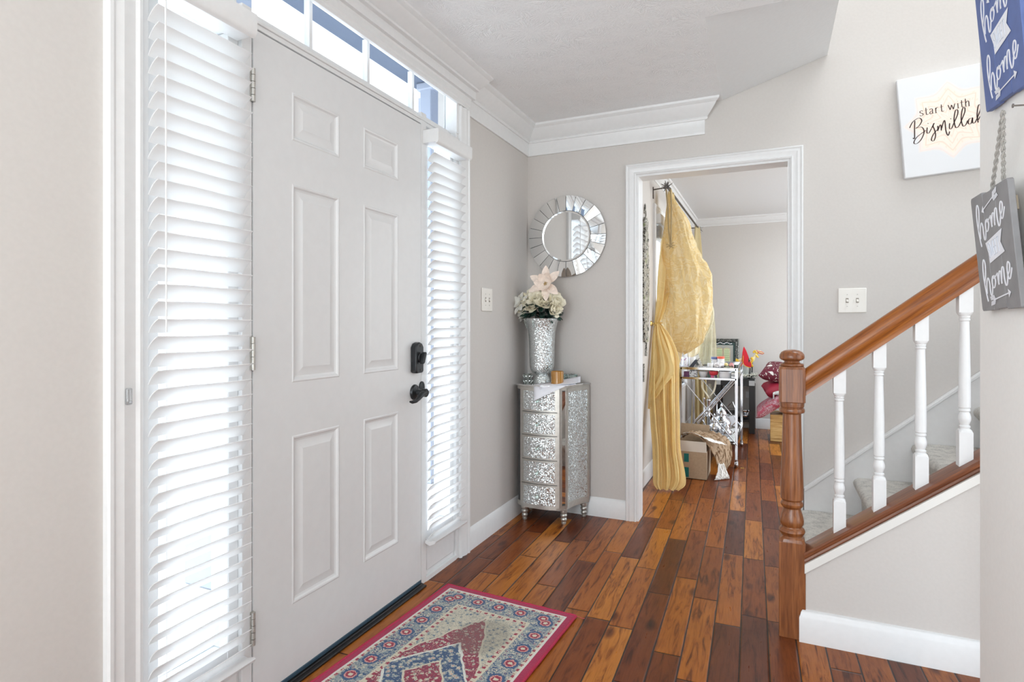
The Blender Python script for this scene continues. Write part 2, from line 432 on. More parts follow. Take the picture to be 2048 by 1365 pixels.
def mk_rug():
    m, t, p = newmat('woven_oriental_rug')
    s_, y_, _z = sep(t, xyz(t))                # rug local: |s|<.30, |y|<.60
    v = xyz(t); ax = s_.abs(); ay = y_.abs()
    dist = (ax*-1+.30).mn(ay*-1+.60)           # distance from the outer edge
    wv = noise_(t, v, 60, 2, col=True)
    cells = t.nodes.new('ShaderNodeTexVoronoi'); cells.inputs['Scale'].default_value = 50
    t.links.new(v, cells.inputs['Vector']); cd = S(t, cells.outputs['Distance'])
    cs = t.nodes.new('ShaderNodeSeparateXYZ'); t.links.new(cells.outputs['Color'], cs.inputs[0]); cr = S(t, cs.outputs[0])
    petal = noise_(t, v, 130, 3, .6)
    fl = cd + (petal-.5)*.75
    BLUE = (.035, .085, .19); CREAM = (.60, .55, .43); RED = (.30, .022, .055); PINK = (.62, .30, .26); SLATE = (.28, .33, .34); SAGE = (.36, .37, .28)
    fine_ = noise_(t, v, 75, 3, .55, 1.6)
    def floral(ground, c1, c2, c3):
        a = mix(t, (fl < .46)*1., ground, c1)
        a = mix(t, (fl < .30)*1., a, c2)
        a = mix(t, (fl < .15)*1., a, c3)
        a = mix(t, ((fine_-.5).abs() < .028)*.6, a, (.06, .09, .14))
        a = mix(t, (fine_ > .60)*.75, a, CREAM)
        return a
    # vine lines
    vn = noise_(t, v, 26, 2, .5, 1.4); vine = ((vn-.5).abs() < .022)*1.
    border = floral(SLATE, CREAM, BLUE, PINK); border = mix(t, vine, border, BLUE)
    # big border medallions every 9 cm
    def rep(q, L): return ((q/L+.5).fract()-.5)*L
    bx_ = (dist-.082); by_ = rep(y_ , .098); b2 = rep(s_, .098)
    vert = (ax*-1+.30) < (ay*-1+.60)
    al = mixv(t, vert, b2, by_)
    rr = (bx_*bx_+al*al)._m('SQRT') + (petal-.5)*.018
    border = mix(t, (rr < .030)*1., border, BLUE); border = mix(t, (rr < .021)*1., border, PINK)
    border = mix(t, (rr < .016)*1., border, RED); border = mix(t, (rr < .008)*1., border, CREAM)
    guard = mix(t, (((al*210).sin()) > .1)*1., CREAM, RED)
    guard = mix(t, (petal > .57)*1., guard, CREAM)
    field_r = floral(RED, RED, CREAM, SAGE)
    field_b = floral(BLUE, SLATE, CREAM, PINK); corner = floral(CREAM, (.5, .47, .37), SLATE, BLUE)
    wob = noise_(t, v, 16, 2)*.05
    scal = ((al*120).sin())*.0
    # pointed red field, blue medallion, red heart
    A = ax*1.35 + ay*.62 + wob
    f = mix(t, (A < .285)*1., corner, field_r)
    f = mix(t, ((A-.29).abs() < .006)*1., f, CREAM)
    B = ax*1.25 + ay*.95 + wob
    f = mix(t, (B < .235)*1., f, field_b); f = mix(t, ((B-.235).abs() < .007)*1., f, (.66, .66, .6))
    f = mix(t, (B < .118)*1., f, field_r); f = mix(t, ((B-.122).abs() < .006)*1., f, CREAM)
    c = mix(t, (dist < .155)*1., f, guard)
    c = mix(t, (dist < .142)*1., c, CREAM)
    c = mix(t, (dist < .134)*1., c, border)
    c = mix(t, (dist < .046)*1., c, guard)
    c = mix(t, (dist < .036)*1., c, (.66, .64, .58))
    c = mix(t, (dist < .027)*1., c, (.36, .016, .07))
    # brown stain worn into the far half of the field
    stx = s_-.05; sty = y_-.30
    st = (stx*stx*1.2+sty*sty)._m('SQRT') + noise_(t, v, 9, 3)*.08
    c = mix(t, (((st*-1)+.17)*14).mxx(0).mn(.42), c, (.15, .13, .10))
    kn = noise_(t, v, 420, 2)
    c = mix(t, .35, c, ramp(t, kn, [(.35, (.6, .6, .6)), (.65, (1.2, 1.2, 1.2))]), 'MULTIPLY')
    t.links.new(c.k, p.inputs['Base Color']); setin(p, rough=.95, spec=.15, sheen=.2)
    t.links.new(bump(t, kn+petal*.4, .5, .004), p.inputs['Normal'])
    return m
def mixv(t, fac, a, b):       # fac boolean: b where fac else a
    return a*((fac*-1)+1) + b*fac
rug_m = mk_rug()
def spotted(name, g, c1, s=60, th=.4, rough=.6, c2=None, s2=40):
    m, t, p = newmat(name); v = xyz(t); n = noise_(t, v, s, 2, .5, .9)
    c = mix(t, (n > th+.12)*1., g, c1)
    if c2: c = mix(t, (noise_(t, v, s2, 1) > .6)*1., c, c2)
    t.links.new(c.k, p.inputs['Base Color']); setin(p, rough=rough); return m
CZ = 2.40; YF = 3.40; C2 = 2.37; YB = 7.0; XL2 = .575
# ---------------------------------------------------------------- floor, ceilings, walls
m = M().box(-.02, 4.0, -2.8, 7.1, -.12, 0.0); struct('floor', m, floor_m, smooth=False, origin=(0, 0, 0))
m = M()
m.box(-.15, 1.17, -2.8, 3.5, CZ, CZ+.12); m.box(1.17, 4.0, -2.8, 2.455, CZ, CZ+.12)
struct('ceiling', m, ceil_m, smooth=False, origin=(0, 0, 0))
m = M()                                              # sloping plaster under the upper stairs, then up
m.prism([(1.17, 2.40), (1.679, 2.552), (1.679, 4.9), (1.60, 4.9), (1.60, 2.62), (1.17, 2.49)], lambda a, b, d: (a, d, b), 2.455, 3.398)
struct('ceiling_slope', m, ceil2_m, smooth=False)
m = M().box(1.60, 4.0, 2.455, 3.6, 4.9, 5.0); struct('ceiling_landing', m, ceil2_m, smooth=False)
m = M().box(1.679, 4.0, 2.335, 2.455, CZ+.12, 4.9); struct('wall_landing', m, wall_m, smooth=False)
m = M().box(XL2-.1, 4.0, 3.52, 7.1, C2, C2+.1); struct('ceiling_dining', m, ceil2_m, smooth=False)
OY0, OY1, OZ = .87, 2.56, 2.372                     # rough opening of the entry unit
m = M(); m.box(-.15, 0, -2.8, OY0, 0, CZ); m.box(-.15, 0, OY1, 3.5, 0, CZ); m.box(-.15, 0, OY0, OY1, OZ, CZ)
struct('wall_left', m, wall_m, smooth=False)
DX0, DX1, DZ = .692, 1.505, 2.035                    # cased opening to the dining room
m = M(); m.box(0, DX0, YF, YF+.115, 0, 5.0); m.box(DX1, 4.0, YF, YF+.115, 0, 5.0); m.box(DX0, DX1, YF, YF+.115, DZ, 5.0)
struct('wall_far', m, wall_m, smooth=False)
W0, W1, WZ0, WZ1 = 4.62, 6.35, .55, 2.03
m = M(); X0 = XL2-.13
m.box(X0, XL2, 3.515, W0, 0, C2); m.box(X0, XL2, W1, 7.1, 0, C2); m.box(X0, XL2, W0, W1, 0, WZ0); m.box(X0, XL2, W0, W1, WZ1, C2)
struct('wall_dining_left', m, wall_m, smooth=False)
m = M().box(X0, 4.0, YB, YB+.1, 0, C2); struct('wall_dining_back', m, wall_m, smooth=False)
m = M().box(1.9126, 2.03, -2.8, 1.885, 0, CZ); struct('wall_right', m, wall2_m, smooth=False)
# knee wall that carries the railing
SL = .753
zc = lambda x: .286+SL*(x-1.528)                      # underside of the wooden shoe on the front face
m = M().prism([(1.522, 0), (3.6, 0), (3.6, zc(3.6)-.0), (1.522, zc(1.522)-.0)], lambda a, b, d: (a, d, b), 2.365, 2.455)
struct('wall_stairs', m, wall_m, smooth=False)
# ---------------------------------------------------------------- trims
bb = [(0, 0), (.013, 0), (.013, .088), (.010, .094), (.008, .104), (.004, .112), (0, .114)]
def base(name, pts, outs):
    o = M().sweep(bb, pts, outs); struct(name, o, white)
base('baseboard_left', [(0, 2.597, 0), (0, 3.4, 0)], [(1, 0, 0), (1, -1, 0)])
base('baseboard_far', [(0, 3.4, 0), (.63, 3.4, 0)], [(1, -1, 0), (0, -1, 0)])
base('baseboard_left_near', [(0, -2.8, 0), (0, .836, 0)], [(1, 0, 0), (1, 0, 0)])
base('baseboard_dining_left', [(XL2, 3.515, 0), (XL2, YB, 0)], [(1, 0, 0), (1, -1, 0)])
base('baseboard_dining_back', [(XL2, YB, 0), (4.0, YB, 0)], [(1, -1, 0), (0, -1, 0)])
base('baseboard_right', [(1.9126, -2.8, 0), (1.9126, 1.885, 0)], [(-1, 0, 0), (-1, 0, 0)])
bb2 = [(a*1.2, b*1.02) for a, b in bb]
m = M().sweep(bb2, [(1.522, 2.455, 0), (1.522, 2.365, 0), (3.6, 2.365, 0)], [(-1, 0, 0), (-1, -1, 0), (0, -1, 0)])
struct('baseboard_stairs', m, white)
# crown mouldings with a frieze board beneath
fr = [(0, 2.222), (.010, 2.222), (.013, 2.232), (.011, 2.24), (.011, 2.302), (.015, 2.308), (.018, 2.314), (0, 2.316)]
cr = [(0, 2.30), (.018, 2.302), (.022, 2.312), (.018, 2.318), (.024, 2.322), (.036, 2.334), (.052, 2.352), (.066, 2.368), (.070, 2.376), (.078, 2.380), (.086, 2.388), (.088, 2.40), (0, 2.40)]
m = M()
m.sweep(fr, [(0, 2.6, 0), (0, YF, 0), (1.075, YF, 0)], [(1, 0, 0), (1, -1, 0), (0, -1, 0)])
struct('trim_frieze', m, white)
m = M()
m.sweep(cr, [(0, 2.6, 0), (0, YF, 0), (1.072, YF, 0), (1.072, YF-.0005, 0)], [(1, 0, 0), (1, -1, 0), (.98, -1, 0), (.9, -1, 0)])
struct('trim_crown', m, white, angle=25)
# header over the entry: casing, frieze and projecting crown
hc = [(0, 2.245), (.012, 2.246), (.016, 2.252), (.016, 2.262), (.020, 2.268), (.020, 2.292), (.024, 2.30), (0, 2.302)]
m = M().sweep(hc, [(0, .84, 0), (0, 2.60, 0)], [(1, 0, 0)]*2); struct('trim_head_casing', m, white, angle=25)
hf = [(0, 2.30), (.040, 2.30), (.042, 2.306), (.042, 2.345), (0, 2.345)]
m = M().sweep(hf, [(0, -2.8, 0), (0, 2.60, 0), (0, 2.615, 0)], [(1, 0, 0)]*3); struct('trim_header', m, white, angle=25)
hcr = [(0, 2.336)] + [(.042+(a)*1.05, 2.336+(b-2.30)*.64) for a, b in cr[1:-1]] + [(0, 2.40)]
m = M().sweep(hcr, [(0, -2.8, 0), (0, 2.60, 0)], [(1, 0, 0), (1, .22, 0)]); struct('trim_header_crown', m, white, angle=25)
# dining room crown
c2 = [(0, 2.285), (.008, 2.286), (.012, 2.298), (.02, 2.302), (.036, 2.322), (.05, 2.342), (.056, 2.352), (.07, 2.356), (.074, 2.37), (0, 2.37)]
m = M().sweep(c2, [(XL2, 3.515, 0), (XL2, YB, 0), (4.0, YB, 0)], [(1, 0, 0), (1, -1, 0), (0, -1, 0)]); struct('trim_dining_crown', m, white, angle=25)
# side casings of the entry
def casing_prof(w): return [(0, 0), (0, .010), (.004, .014), (.012*w/.09, .016), (.02*w/.09, .011), (.03*w/.09, .013), (.052*w/.09, .019), (.07*w/.09, .016), (.078*w/.09, .021), (w-.004, .021), (w, .016), (w, 0)]
cp = casing_prof(.088)
for nm, y0, s in (('trim_casing_left', .924, -1), ('trim_casing_right', 2.506, 1)):
    m = M().sweep([(a, b) for a, b in cp], [(0, y0, 0), (0, y0, 2.24)], [(0, s, 0)]*2, up=(1, 0, 0)); struct(nm, m, white, angle=25)
# casing of the doorway to the dining room
cp2 = casing_prof(.062)
P4 = [(DX0, YF, 0), (DX0, YF, DZ), (DX1, YF, DZ), (DX1, YF, 0)]; O4 = [(-1, 0, 0), (-1, 0, 1), (1, 0, 1), (1, 0, 0)]
m = M().sweep(cp2, P4, O4, up=(0, -1, 0)); struct('trim_doorway_casing', m, white, angle=25)
m = M(); m.box(DX0, DX0+.012, YF-.002, YF+.117, 0, DZ-.012); m.box(DX1-.012, DX1, YF-.002, YF+.117, 0, DZ-.012); m.box(DX0, DX1, YF-.002, YF+.117, DZ-.012, DZ)
struct('trim_doorway_jamb', m, white, smooth=False)
P4 = [(x_, YF+.115, z_) for x_, _, z_ in P4]
m = M().sweep(cp2, P4, O4, up=(0, 1, 0)); struct('trim_doorway_casing_back', m, white, angle=25)
# ---------------------------------------------------------------- entry unit frame
m = M()
for a, b in ((.915, .945), (1.222, 1.258), (2.174, 2.215), (2.485, 2.515)): m.box(-.13, -.0005, a, b, 0, 2.10)
m.box(-.072, .002, .915, .945, 2.10, 2.372); m.box(-.072, .002, 2.487, 2.515, 2.10, 2.372)
m.box(-.13, -.002, .945, 2.487, 2.048, 2.064); m.box(-.13, .003, .945, 2.487, 2.064, 2.074); m.box(-.13, -.018, .945, 2.487, 2.074, 2.088); m.box(-.13, -.032, .945, 2.487, 2.088, 2.102)
m.box(-.085, -.045, .945, 2.487, 2.100, 2.117); m.box(-.072, -.045, .915, 2.515, 2.296, 2.372); m.box(-.046, -.030, .915, 2.515, 2.284, 2.372); m.box(-.031, -.014, .915, 2.515, 2.272, 2.372); m.box(-.016, -.0005, .915, 2.515, 2.260, 2.372); m.box(-.13, -.0005, .86, .915, 0, 2.372); m.box(-.072, -.0005, 2.515, 2.57, 0, 2.372)
struct('trim_entry_frame', m, white, bevel=.002)
# transom window
win = sempty('window_2', (-.06, 1.70, 2.10))
m = M()
for y_ in (1.24, 1.556, 1.872, 2.188): m.box(-.078, -.052, y_-.008, y_+.008, 2.116, 2.294)
struct('muntin', m, white, win, bevel=.002)
m = M().box(-.068, -.062, .945, 2.487, 2.112, 2.296); struct('pane', m, pane, win, smooth=False)
# sidelights
def sidelight(n, y0, y1):
    wi = sempty(n, (-.05, (y0+y1)/2, 0))
    m = M()
    m.box(-.075, -.015, y0, y1, 0.02, .215); m.box(-.075, -.015, y0, y0+.035, .215, 2.0); m.box(-.075, -.015, y1-.035, y1, .215, 2.0)
    m.box(-.075, -.015, y0, y1, 2.0, 2.048)
    m.box(-.075, -.006, y0+.012, y1-.012, .045, .185)
    struct('window_frame', m, white, wi, bevel=.003)
    m = M().box(-.052, -.046, y0+.03, y1-.03, .21, 2.005); struct('pane', m, pane, wi, smooth=False)
    m = M().box(-.13, -.0, y0, y1, 0, .02); struct('window_sill', m, white, wi)
sidelight('window_1', .945, 1.222); sidelight('window_3', 2.215, 2.485)
# threshold
m = M(); m.box(-.14, .028, 1.258, 2.174, 0, .009); m.box(-.14, .012, 1.258, 2.174, .0, .013)
struct('trim_threshold', m, blackp, bevel=.003)
# ---------------------------------------------------------------- front door
def paneled(m, y0, y1, z0, z1, panels, x):
    ys = sorted({y0, y1} | {p[0] for p in panels} | {p[1] for p in panels}); zs = sorted({z0, z1} | {p[2] for p in panels} | {p[3] for p in panels})
    for i in range(len(ys)-1):
        for j in range(len(zs)-1):
            a, b, c, d = ys[i], ys[i+1], zs[j], zs[j+1]
            if not any(p[0] <= a+1e-6 and p[1] >= b-1e-6 and p[2] <= c+1e-6 and p[3] >= d-1e-6 for p in panels):
                m.quad((x, a, c), (x, b, c), (x, b, d), (x, a, d))
    for a, b, c, d in panels:
        rings = [(0, 0), (.004, .002), (.009, .001), (.014, -.004), (.020, -.006), (.026, -.0055), (.044, -.001), (.048, 0)]
        pr = None
        for ins, dp in rings:
            r = [(x+dp, a+ins, c+ins), (x+dp, b-ins, c+ins), (x+dp, b-ins, d-ins), (x+dp, a+ins, d-ins)]
            if pr:
                for k in range(4): m.quad(pr[k], pr[(k+1) % 4], r[(k+1) % 4], r[k])
            pr = r
        m.quad(*pr)
m = M(); D0, D1, Z0, Z1 = 1.262, 2.170, .014, 2.041
pl = []
for a, b in ((1.415, 1.640), (1.775, 2.000)): pl += [(a, b, .25, .795), (a, b, .968, 1.612), (a, b, 1.752, 1.908)]
paneled(m, D0, D1, Z0, Z1, pl, 0)
m.box(-.045, -.0125, D0, D1, Z0, Z1)
for q in ((D0, D0, Z0, Z1), (D1, D1, Z0, Z1)): m.quad((0, q[0], Z0), (0, q[0], Z1), (-.045, q[0], Z1), (-.045, q[0], Z0))
m.quad((0, D0, Z1), (0, D1, Z1), (-.045, D1, Z1), (-.045, D0, Z1)); m.quad((0, D0, Z0), (0, D1, Z0), (-.045, D1, Z0), (-.045, D0, Z0))
door = struct('door_1', m, dwhite, angle=14)
m = M().box(-.04, .003, D0, D1, .0135, .0275); struct('door_sweep', m, stripblue, door, bevel=.002)
m = M(); y_, z_ = 2.118, 1.012
m.prism([(-.030, -.058), (-.022, -.066), (.022, -.066), (.030, -.058), (.030, .046), (.018, .062), (0, .068), (-.018, .062), (-.030, .046)], lambda a, b, d: (d, y_+a, z_+b), 0, .030)
db = struct('deadbolt', m, black, door, bevel=.005)
m = M()
m.tube([(.028, y_, z_), (.036, y_, z_)], .020, 20)
m.prism([(-.010, -.022), (0, -.026), (.010, -.02), (.012, .02), (0, .026), (-.010, .022)], lambda a, b, d: (d, y_+a*.7+b*.35, z_+b), .036, .056)
struct('thumb_turn', m, black, db, bevel=.003)
for dz in (-.052, .052): struct('screw', M().tube([(.029, y_+.004, z_+dz), (.032, y_+.004, z_+dz)], .005, 12), darkslot, db)
m = M(); z_ = .862
m.lathe([(.034, 0), (.034, .004), (.030, .010), (.020, .013), (.013, .016), (.012, .045), (.018, .047), (.018, .062), (.015, .065)], seg=28)
m.xf(Matrix.Translation((0, y_, z_)) @ Matrix.Rotation(R(90), 4, 'Y'))
m.tube([(.055, y_-.004, z_), (.058, y_-.03, z_-.003), (.060, y_-.055, z_-.016), (.061, y_-.08, z_-.026), (.060, y_-.105, z_-.027), (.058, y_-.118, z_-.024)], [.013, .012, .010, .008, .007, .004], 12)
struct('door_handle', m, black, door)
m = M(); m.tube([(-.001, D1+.002, .875), (.006, D1+.002, .875)], .02, 16); m.v = [(a, b, .875+(c-.875)*1.5) for a, b, c in m.v]
struct('strike_plate', m, black, door)
for z_ in (1.87, 1.07, .25):
    m = M(); 
    for k in range(5): m.tube([(.006, D0-.005, z_-.05+k*.02), (.006, D0-.005, z_-.0315+k*.02)], .0062, 12)
    m.box(-.0, .003, D0-.012, D0+.0, z_-.05, z_+.05)
    struct('hinge', m, champ, door)
# ---------------------------------------------------------------- blinds on the sidelights
def slat_blind(name, label, y0, y1, vy0, vy1, ztop, zbot, wand):
    t = thing(name, label, 'blind', (.03, (y0+y1)/2, zbot), group=None)
    m = M(); pr = [(0.0, ztop), (.079, ztop), (.081, ztop-.006), (.080, ztop-.052), (.074, ztop-.062), (.066, ztop-.066), (.066, ztop-.058), (.006, ztop-.058), (.0, ztop-.058)]
    m.sweep(pr, [(0, vy0, 0), (0, vy1, 0)], [(1, 0, 0)]*2); obj('valance', m, white, t, angle=50)
    m = M(); n = int((ztop-.075-zbot-.02)/.0426)
    for i in range(n):
        zz = zbot+.03+i*(ztop-.07-zbot-.035)/n; tilt = R(43 + 2.5*sin(i*1.7) + (9 if i < 4 else 0)); top = []; bot = []
        for k in range(7):
            u = -1+k/3.; a = .0248*u; c = .0042*(1-u*u)
            for lst, off in ((top, .0012), (bot, -.0012)):
                aa, cc = a, c+off
                lst.append((.034+aa*cos(tilt)-cc*sin(tilt), zz+aa*sin(tilt)+cc*cos(tilt)))
        prof = top+bot[::-1]; jit = .0015*sin(i*2.3)
        nn = 6; pts = [(0, y0+(y1-y0)*k/nn+jit, .0008*sin(k*1.4+i)) for k in range(nn+1)]
        m.sweep(prof, pts, [(1, 0, 0)]*(nn+1))
    obj('slats', m, slatm, t, angle=60)
    m = M(); m.sweep([(.006, zbot-.004), (.03, zbot-.012), (.056, zbot), (.062, zbot+.010), (.056, zbot+.014), (.03, zbot+.006), (.008, zbot+.008)], [(0, y0-.004, 0), (0, y1+.004, 0)], [(1, 0, 0)]*2)
    obj('bottom_rail', m, slatm, t, angle=60)
    m = M()
    for yy in (y0+.05, y1-.05):
        for xx in (.013,): m.tube([(xx, yy, zbot+.01), (xx, yy, ztop-.06)], .0008, 5)
    obj('ladder_cord', m, white, t)
    m = M(); yy = wand
    m.tube([(.074, yy, ztop-.06), (.076, yy+.001, ztop-.9)], .0022, 6)
    obj('cord', m, white, t)
    return t
slat_blind('window_blind', 'white slatted blind over the sidelight on the hinge side of the front door', .932, 1.212, .926, 1.205, 2.037, .185, .936)
slat_blind('window_blind', 'narrow white slatted blind over the sidelight on the handle side of the front door', 2.197, 2.488, 2.186, 2.50, 2.021, .185, 2.482)
m = M(); m.box(.021, .030, .872, .886, .965, 1.005); m.tube([(.03, .879, .972), (.036, .879, .972)], .004, 10)
tag(obj('blind_bracket', m, mk_pane('clear_plastic', (.85, .86, .87), .15), bevel=.003), 'small clear plastic hold-down bracket screwed to the left door casing', 'bracket')
# ---------------------------------------------------------------- outside
con = plain('porch_concrete', (.62, .6, .56), .9, nscale=20)
m = M().box(-30, X0-.0, -20, 30, -.3, -.12); m.v = [(min(a, -.16), b, c) for a, b, c in m.v]; struct('ground', m, con, smooth=False)
pb = plain('porch_paint_blue_grey', (.10, .13, .20), .7, nscale=20)
m = M().box(-1.12, -.16, -2, 4.2, 3.12, 3.2); m.box(-1.26, -1.12, -2, 4.3, 3.10, 3.35); struct('trim_porch_soffit', m, pb, smooth=False)
cm = plain('porch_column_paint', (.42, .46, .56), .6)
for (y_, w_) in ((4.01, .055), (2.05, .11)):
    m = M().box(-1.12-w_, -1.12+w_, y_-w_, y_+w_, -.12, 3.10); m.box(-1.14-w_, -1.10+w_, y_-w_-.02, y_+w_+.02, 3.04, 3.10)
    tag(obj('porch_column', m, cm, bevel=.01), 'blue-grey porch column seen through the %s pane of the transom' % ('rightmost' if y_ > 3 else 'second leftmost'), 'column')
m = M().box(-1.35, -.15, 4.20, 4.3, -.12, 3.1); struct('wall_porch_side', m, plain('porch_siding', (.5, .52, .6), .7, nscale=14), smooth=False)
# ---------------------------------------------------------------- stairs
st = thing('staircase', 'carpeted staircase with beige cut-pile treads rising behind the turned white balusters', 'staircase', (1.8, 2.9, 0))
RN, RS = .245, .193
for k in range(6):
    x0 = 1.545+RN*k; z1 = RS*(k+1)
    pr = [(x0+.30, z1), (x0+.045, z1), (x0+.022, z1-.002), (x0+.006, z1-.012), (x0, z1-.028), (x0+.004, z1-.044), (x0+.016, z1-.058), (x0+.028, z1-.075), (x0+.036, z1-.11), (x0+.040, z1-RS), (x0+.30, z1-RS)]
    m = M(); n = 5; ys = [2.457+(3.366-2.457)*i/n for i in range(n+1)]
    m.sweep([(a, b) for a, b in pr], [(0, y_, 0) for y_ in ys], [(1, 0, 0)]*(n+1))
    obj('step', m, carpet_m, st, angle=60)
m = M(); sk = lambda x: .305+.853*(x-1.579)
m.prism([(1.570, 0), (3.4, 1.35), (3.4, sk(3.4)), (1.570, sk(1.570))], lambda a, b, d: (a, d, b), 3.368, 3.398)
m.prism([(1.570, sk(1.570)-.012), (3.4, sk(3.4)-.012), (3.4, sk(3.4)+.006), (1.570, sk(1.570)+.006)], lambda a, b, d: (a, d, b), 3.360, 3.398)
obj('skirt_board', m, white, st, bevel=.002)
# railing
rl = thing('stair_railing', 'stained oak stair railing with turned newel post and white balusters on the knee wall', 'railing', (1.485, 2.41, 0))
NY = 2.405; NX = 1.484
def sqlathe(m, prof, c, r_square, seg=24):      # prof (r, z, squareness 0..1)
    P = []
    for r, z, q in prof:
        row = []
        for k in range(seg):
            a = 2*pi*(k+.5)/seg; ca, sa = cos(a), sin(a); s_ = 1/max(abs(ca), abs(sa))
            rr = r*((1-q)+q*s_); row.append((c[0]+rr*ca, c[1]+rr*sa, c[2]+z))
        P.append(row)
    n = len(m.v); m.grid(P, closed=True); m.f.append(tuple(n+k for k in range(seg))[::-1]); t_ = n+(len(P)-1)*seg; m.f.append(tuple(t_+k for k in range(seg)))
m = M()
m.box(NX-.044, NX+.044, NY-.044, NY+.044, 0, .352)
sqlathe(m, [(.0375, .350, 1), (.036, .362, .75), (.031, .370, .1), (.037, .378, 0), (.0395, .386, 0), (.037, .394, 0), (.031, .40, 0), (.030, .404, 0), (.035, .414, 0), (.0355, .426, 0), (.032, .446, 0), (.027, .464, 0), (.0265, .472, 0), (.031, .476, 0),
     (.0335, .482, 0), (.034, .488, 0), (.031, .494, 0), (.0285, .498, 0), (.031, .502, 0), (.034, .506, 0), (.0345, .55, 0), (.0325, .62, 0), (.030, .70, 0), (.0285, .76, 0), (.0275, .805, 0), (.0275, .824, 0),
     (.037, .828, 0), (.0385, .836, 0), (.037, .843, 0), (.033, .846, 0), (.036, .850, .0), (.037, .862, 0), (.037, .868, 0)], (NX, NY, 0), 1)
def octp(r, f): 
    a = r*(1-f); return [(r, -a), (r, a), (a, r), (-a, r), (-r, a), (-r, -a), (-a, -r), (a, -r)]
for z0, z1, r0, r1, f0, f1 in ((.868, .990, .0385, .0385, .16, .16), (.990, 1.000, .0385, .035, .16, .3)):
    a = octp(r0, f0); b = octp(r1, f1); n = len(m.v)
    m.v += [(NX+p, NY+q, z0) for p, q in a] + [(NX+p, NY+q, z1) for p, q in b]
    m.f += [tuple(n+i for i in range(8)), tuple(n+8+i for i in range(8))] + [(n+i, n+(i+1) % 8, n+8+(i+1) % 8, n+8+i) for i in range(8)]
m.lathe([(.034, 1.0), (.036, 1.004), (.034, 1.010), (.024, 1.013), (.022, 1.019), (.030, 1.023), (.036, 1.027), (.0375, 1.034), (.036, 1.044), (.031, 1.053), (.022, 1.059), (.01, 1.062), (.001, 1.0625)], (NX, NY, 0), 28)
q0 = 8
m.v = m.v[:8]+[(NX+(a-NX)*1.15, NY+(b-NY)*1.15, c) for a, b, c in m.v[8:]]
obj('newel_post', m, oak_z, rl, bevel=.0015, angle=30)
# handrail
rz = lambda x: .940+.782*(x-1.523)       # handrail centre height
hp = []
HS = 1.0
for a, b in ((-.034, -.010), (-.034, .008), (-.028, .026), (-.016, .036), (0, .039), (.016, .036), (.028, .026), (.034, .008), (.034, -.010), (.027, -.018), (.024, -.030), (.026, -.040), (-.026, -.040), (-.024, -.030), (-.027, -.018)): hp.append((a, b))
nrm = V((-.782, 0, 1)).normalized(); m = M()
m.sweep([(a, b*1.26) for a, b in hp], [(1.520, NY, rz(1.520)), (3.3, NY, rz(3.3))], [(0, 1, 0)]*2)
# bake the length of the rail along local x for the grain
obj('handrail', m, oak_x, rl, angle=50)
# shoe rail and cap on the knee wall
m = M()
sp = [(-.048, 0), (-.053, .006), (-.050, .012), (-.056, .018), (-.057, .026), (-.052, .032), (-.020, .036), (.020, .036), (.050, .034), (.056, .026), (.050, .018), (.050, 0)]
nr2 = V((-SL, 0, 1)).normalized()
m.sweep([(a, b*1.25) for a, b in sp], [(1.524, 2.410, zc(1.524)), (3.5, 2.410, zc(3.5))], [(0, 1, 0)]*2)
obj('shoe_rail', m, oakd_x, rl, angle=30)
m = M()
def bal(xc):
    zb = zc(xc)+.041; zt = rz(xc)-.048
    g = zt-zb; m = M(); h = .0195
    b0 = zb+.105+.0; t0 = zt-.075
    m.prism([(xc-h, zb-SL*h-.004), (xc+h, zb+SL*h-.004), (xc+h, b0), (xc-h, b0)], lambda a, b, d: (a, d, b), NY-h, NY+h)
    m.prism([(xc-h, t0), (xc+h, t0), (xc+h, zt+.782*h+.004), (xc-h, zt-.782*h+.004)], lambda a, b, d: (a, d, b), NY-h, NY+h)
    L = t0-b0
    pf = [(h, -.001, 1), (h*.98, .006, .6), (.0115, .012, 0), (.0135, .016, 0), (.0135, .020, 0), (.0105, .023, 0), (.0115, .028, 0), (.0150, .040, 0), (.0152, .050, 0), (.0125, .062, 0), (.0105, .068, 0), (.0135, .071, 0), (.0135, .076, 0), (.0115, .079, 0), (.0140, .083, 0), (.0143, .12, 0), (.0138, L*.5, 0), (.0118, L*.8, 0), (.0108, L-.034, 0), (.0108, L-.030, 0), (.0130, L-.027, 0), (.0130, L-.022, 0), (.0110, L-.020, 0), (.0130, L-.017, 0), (.0130, L-.012, 0), (h*.98, L-.006, .6), (h, L+.001, 1)]
    pf = [(r if q_ > .3 else r*1.2, z_, q_) for r, z_, q_ in pf]
    sqlathe(m, pf, (xc, NY, b0), 1)
    return m
for k in range(9):
    obj('baluster', bal(1.639+.1232*k), white, rl, angle=32)
m = M().prism([(1.524, zc(1.524)-.034), (3.5, zc(3.5)-.034), (3.5, zc(3.5)), (1.524, zc(1.524))], lambda a, b, d: (a, d, b), 2.350, 2.366)
struct('trim_knee_wall', m, plain('cream_trim', (.77, .755, .72), .4), bevel=.002)

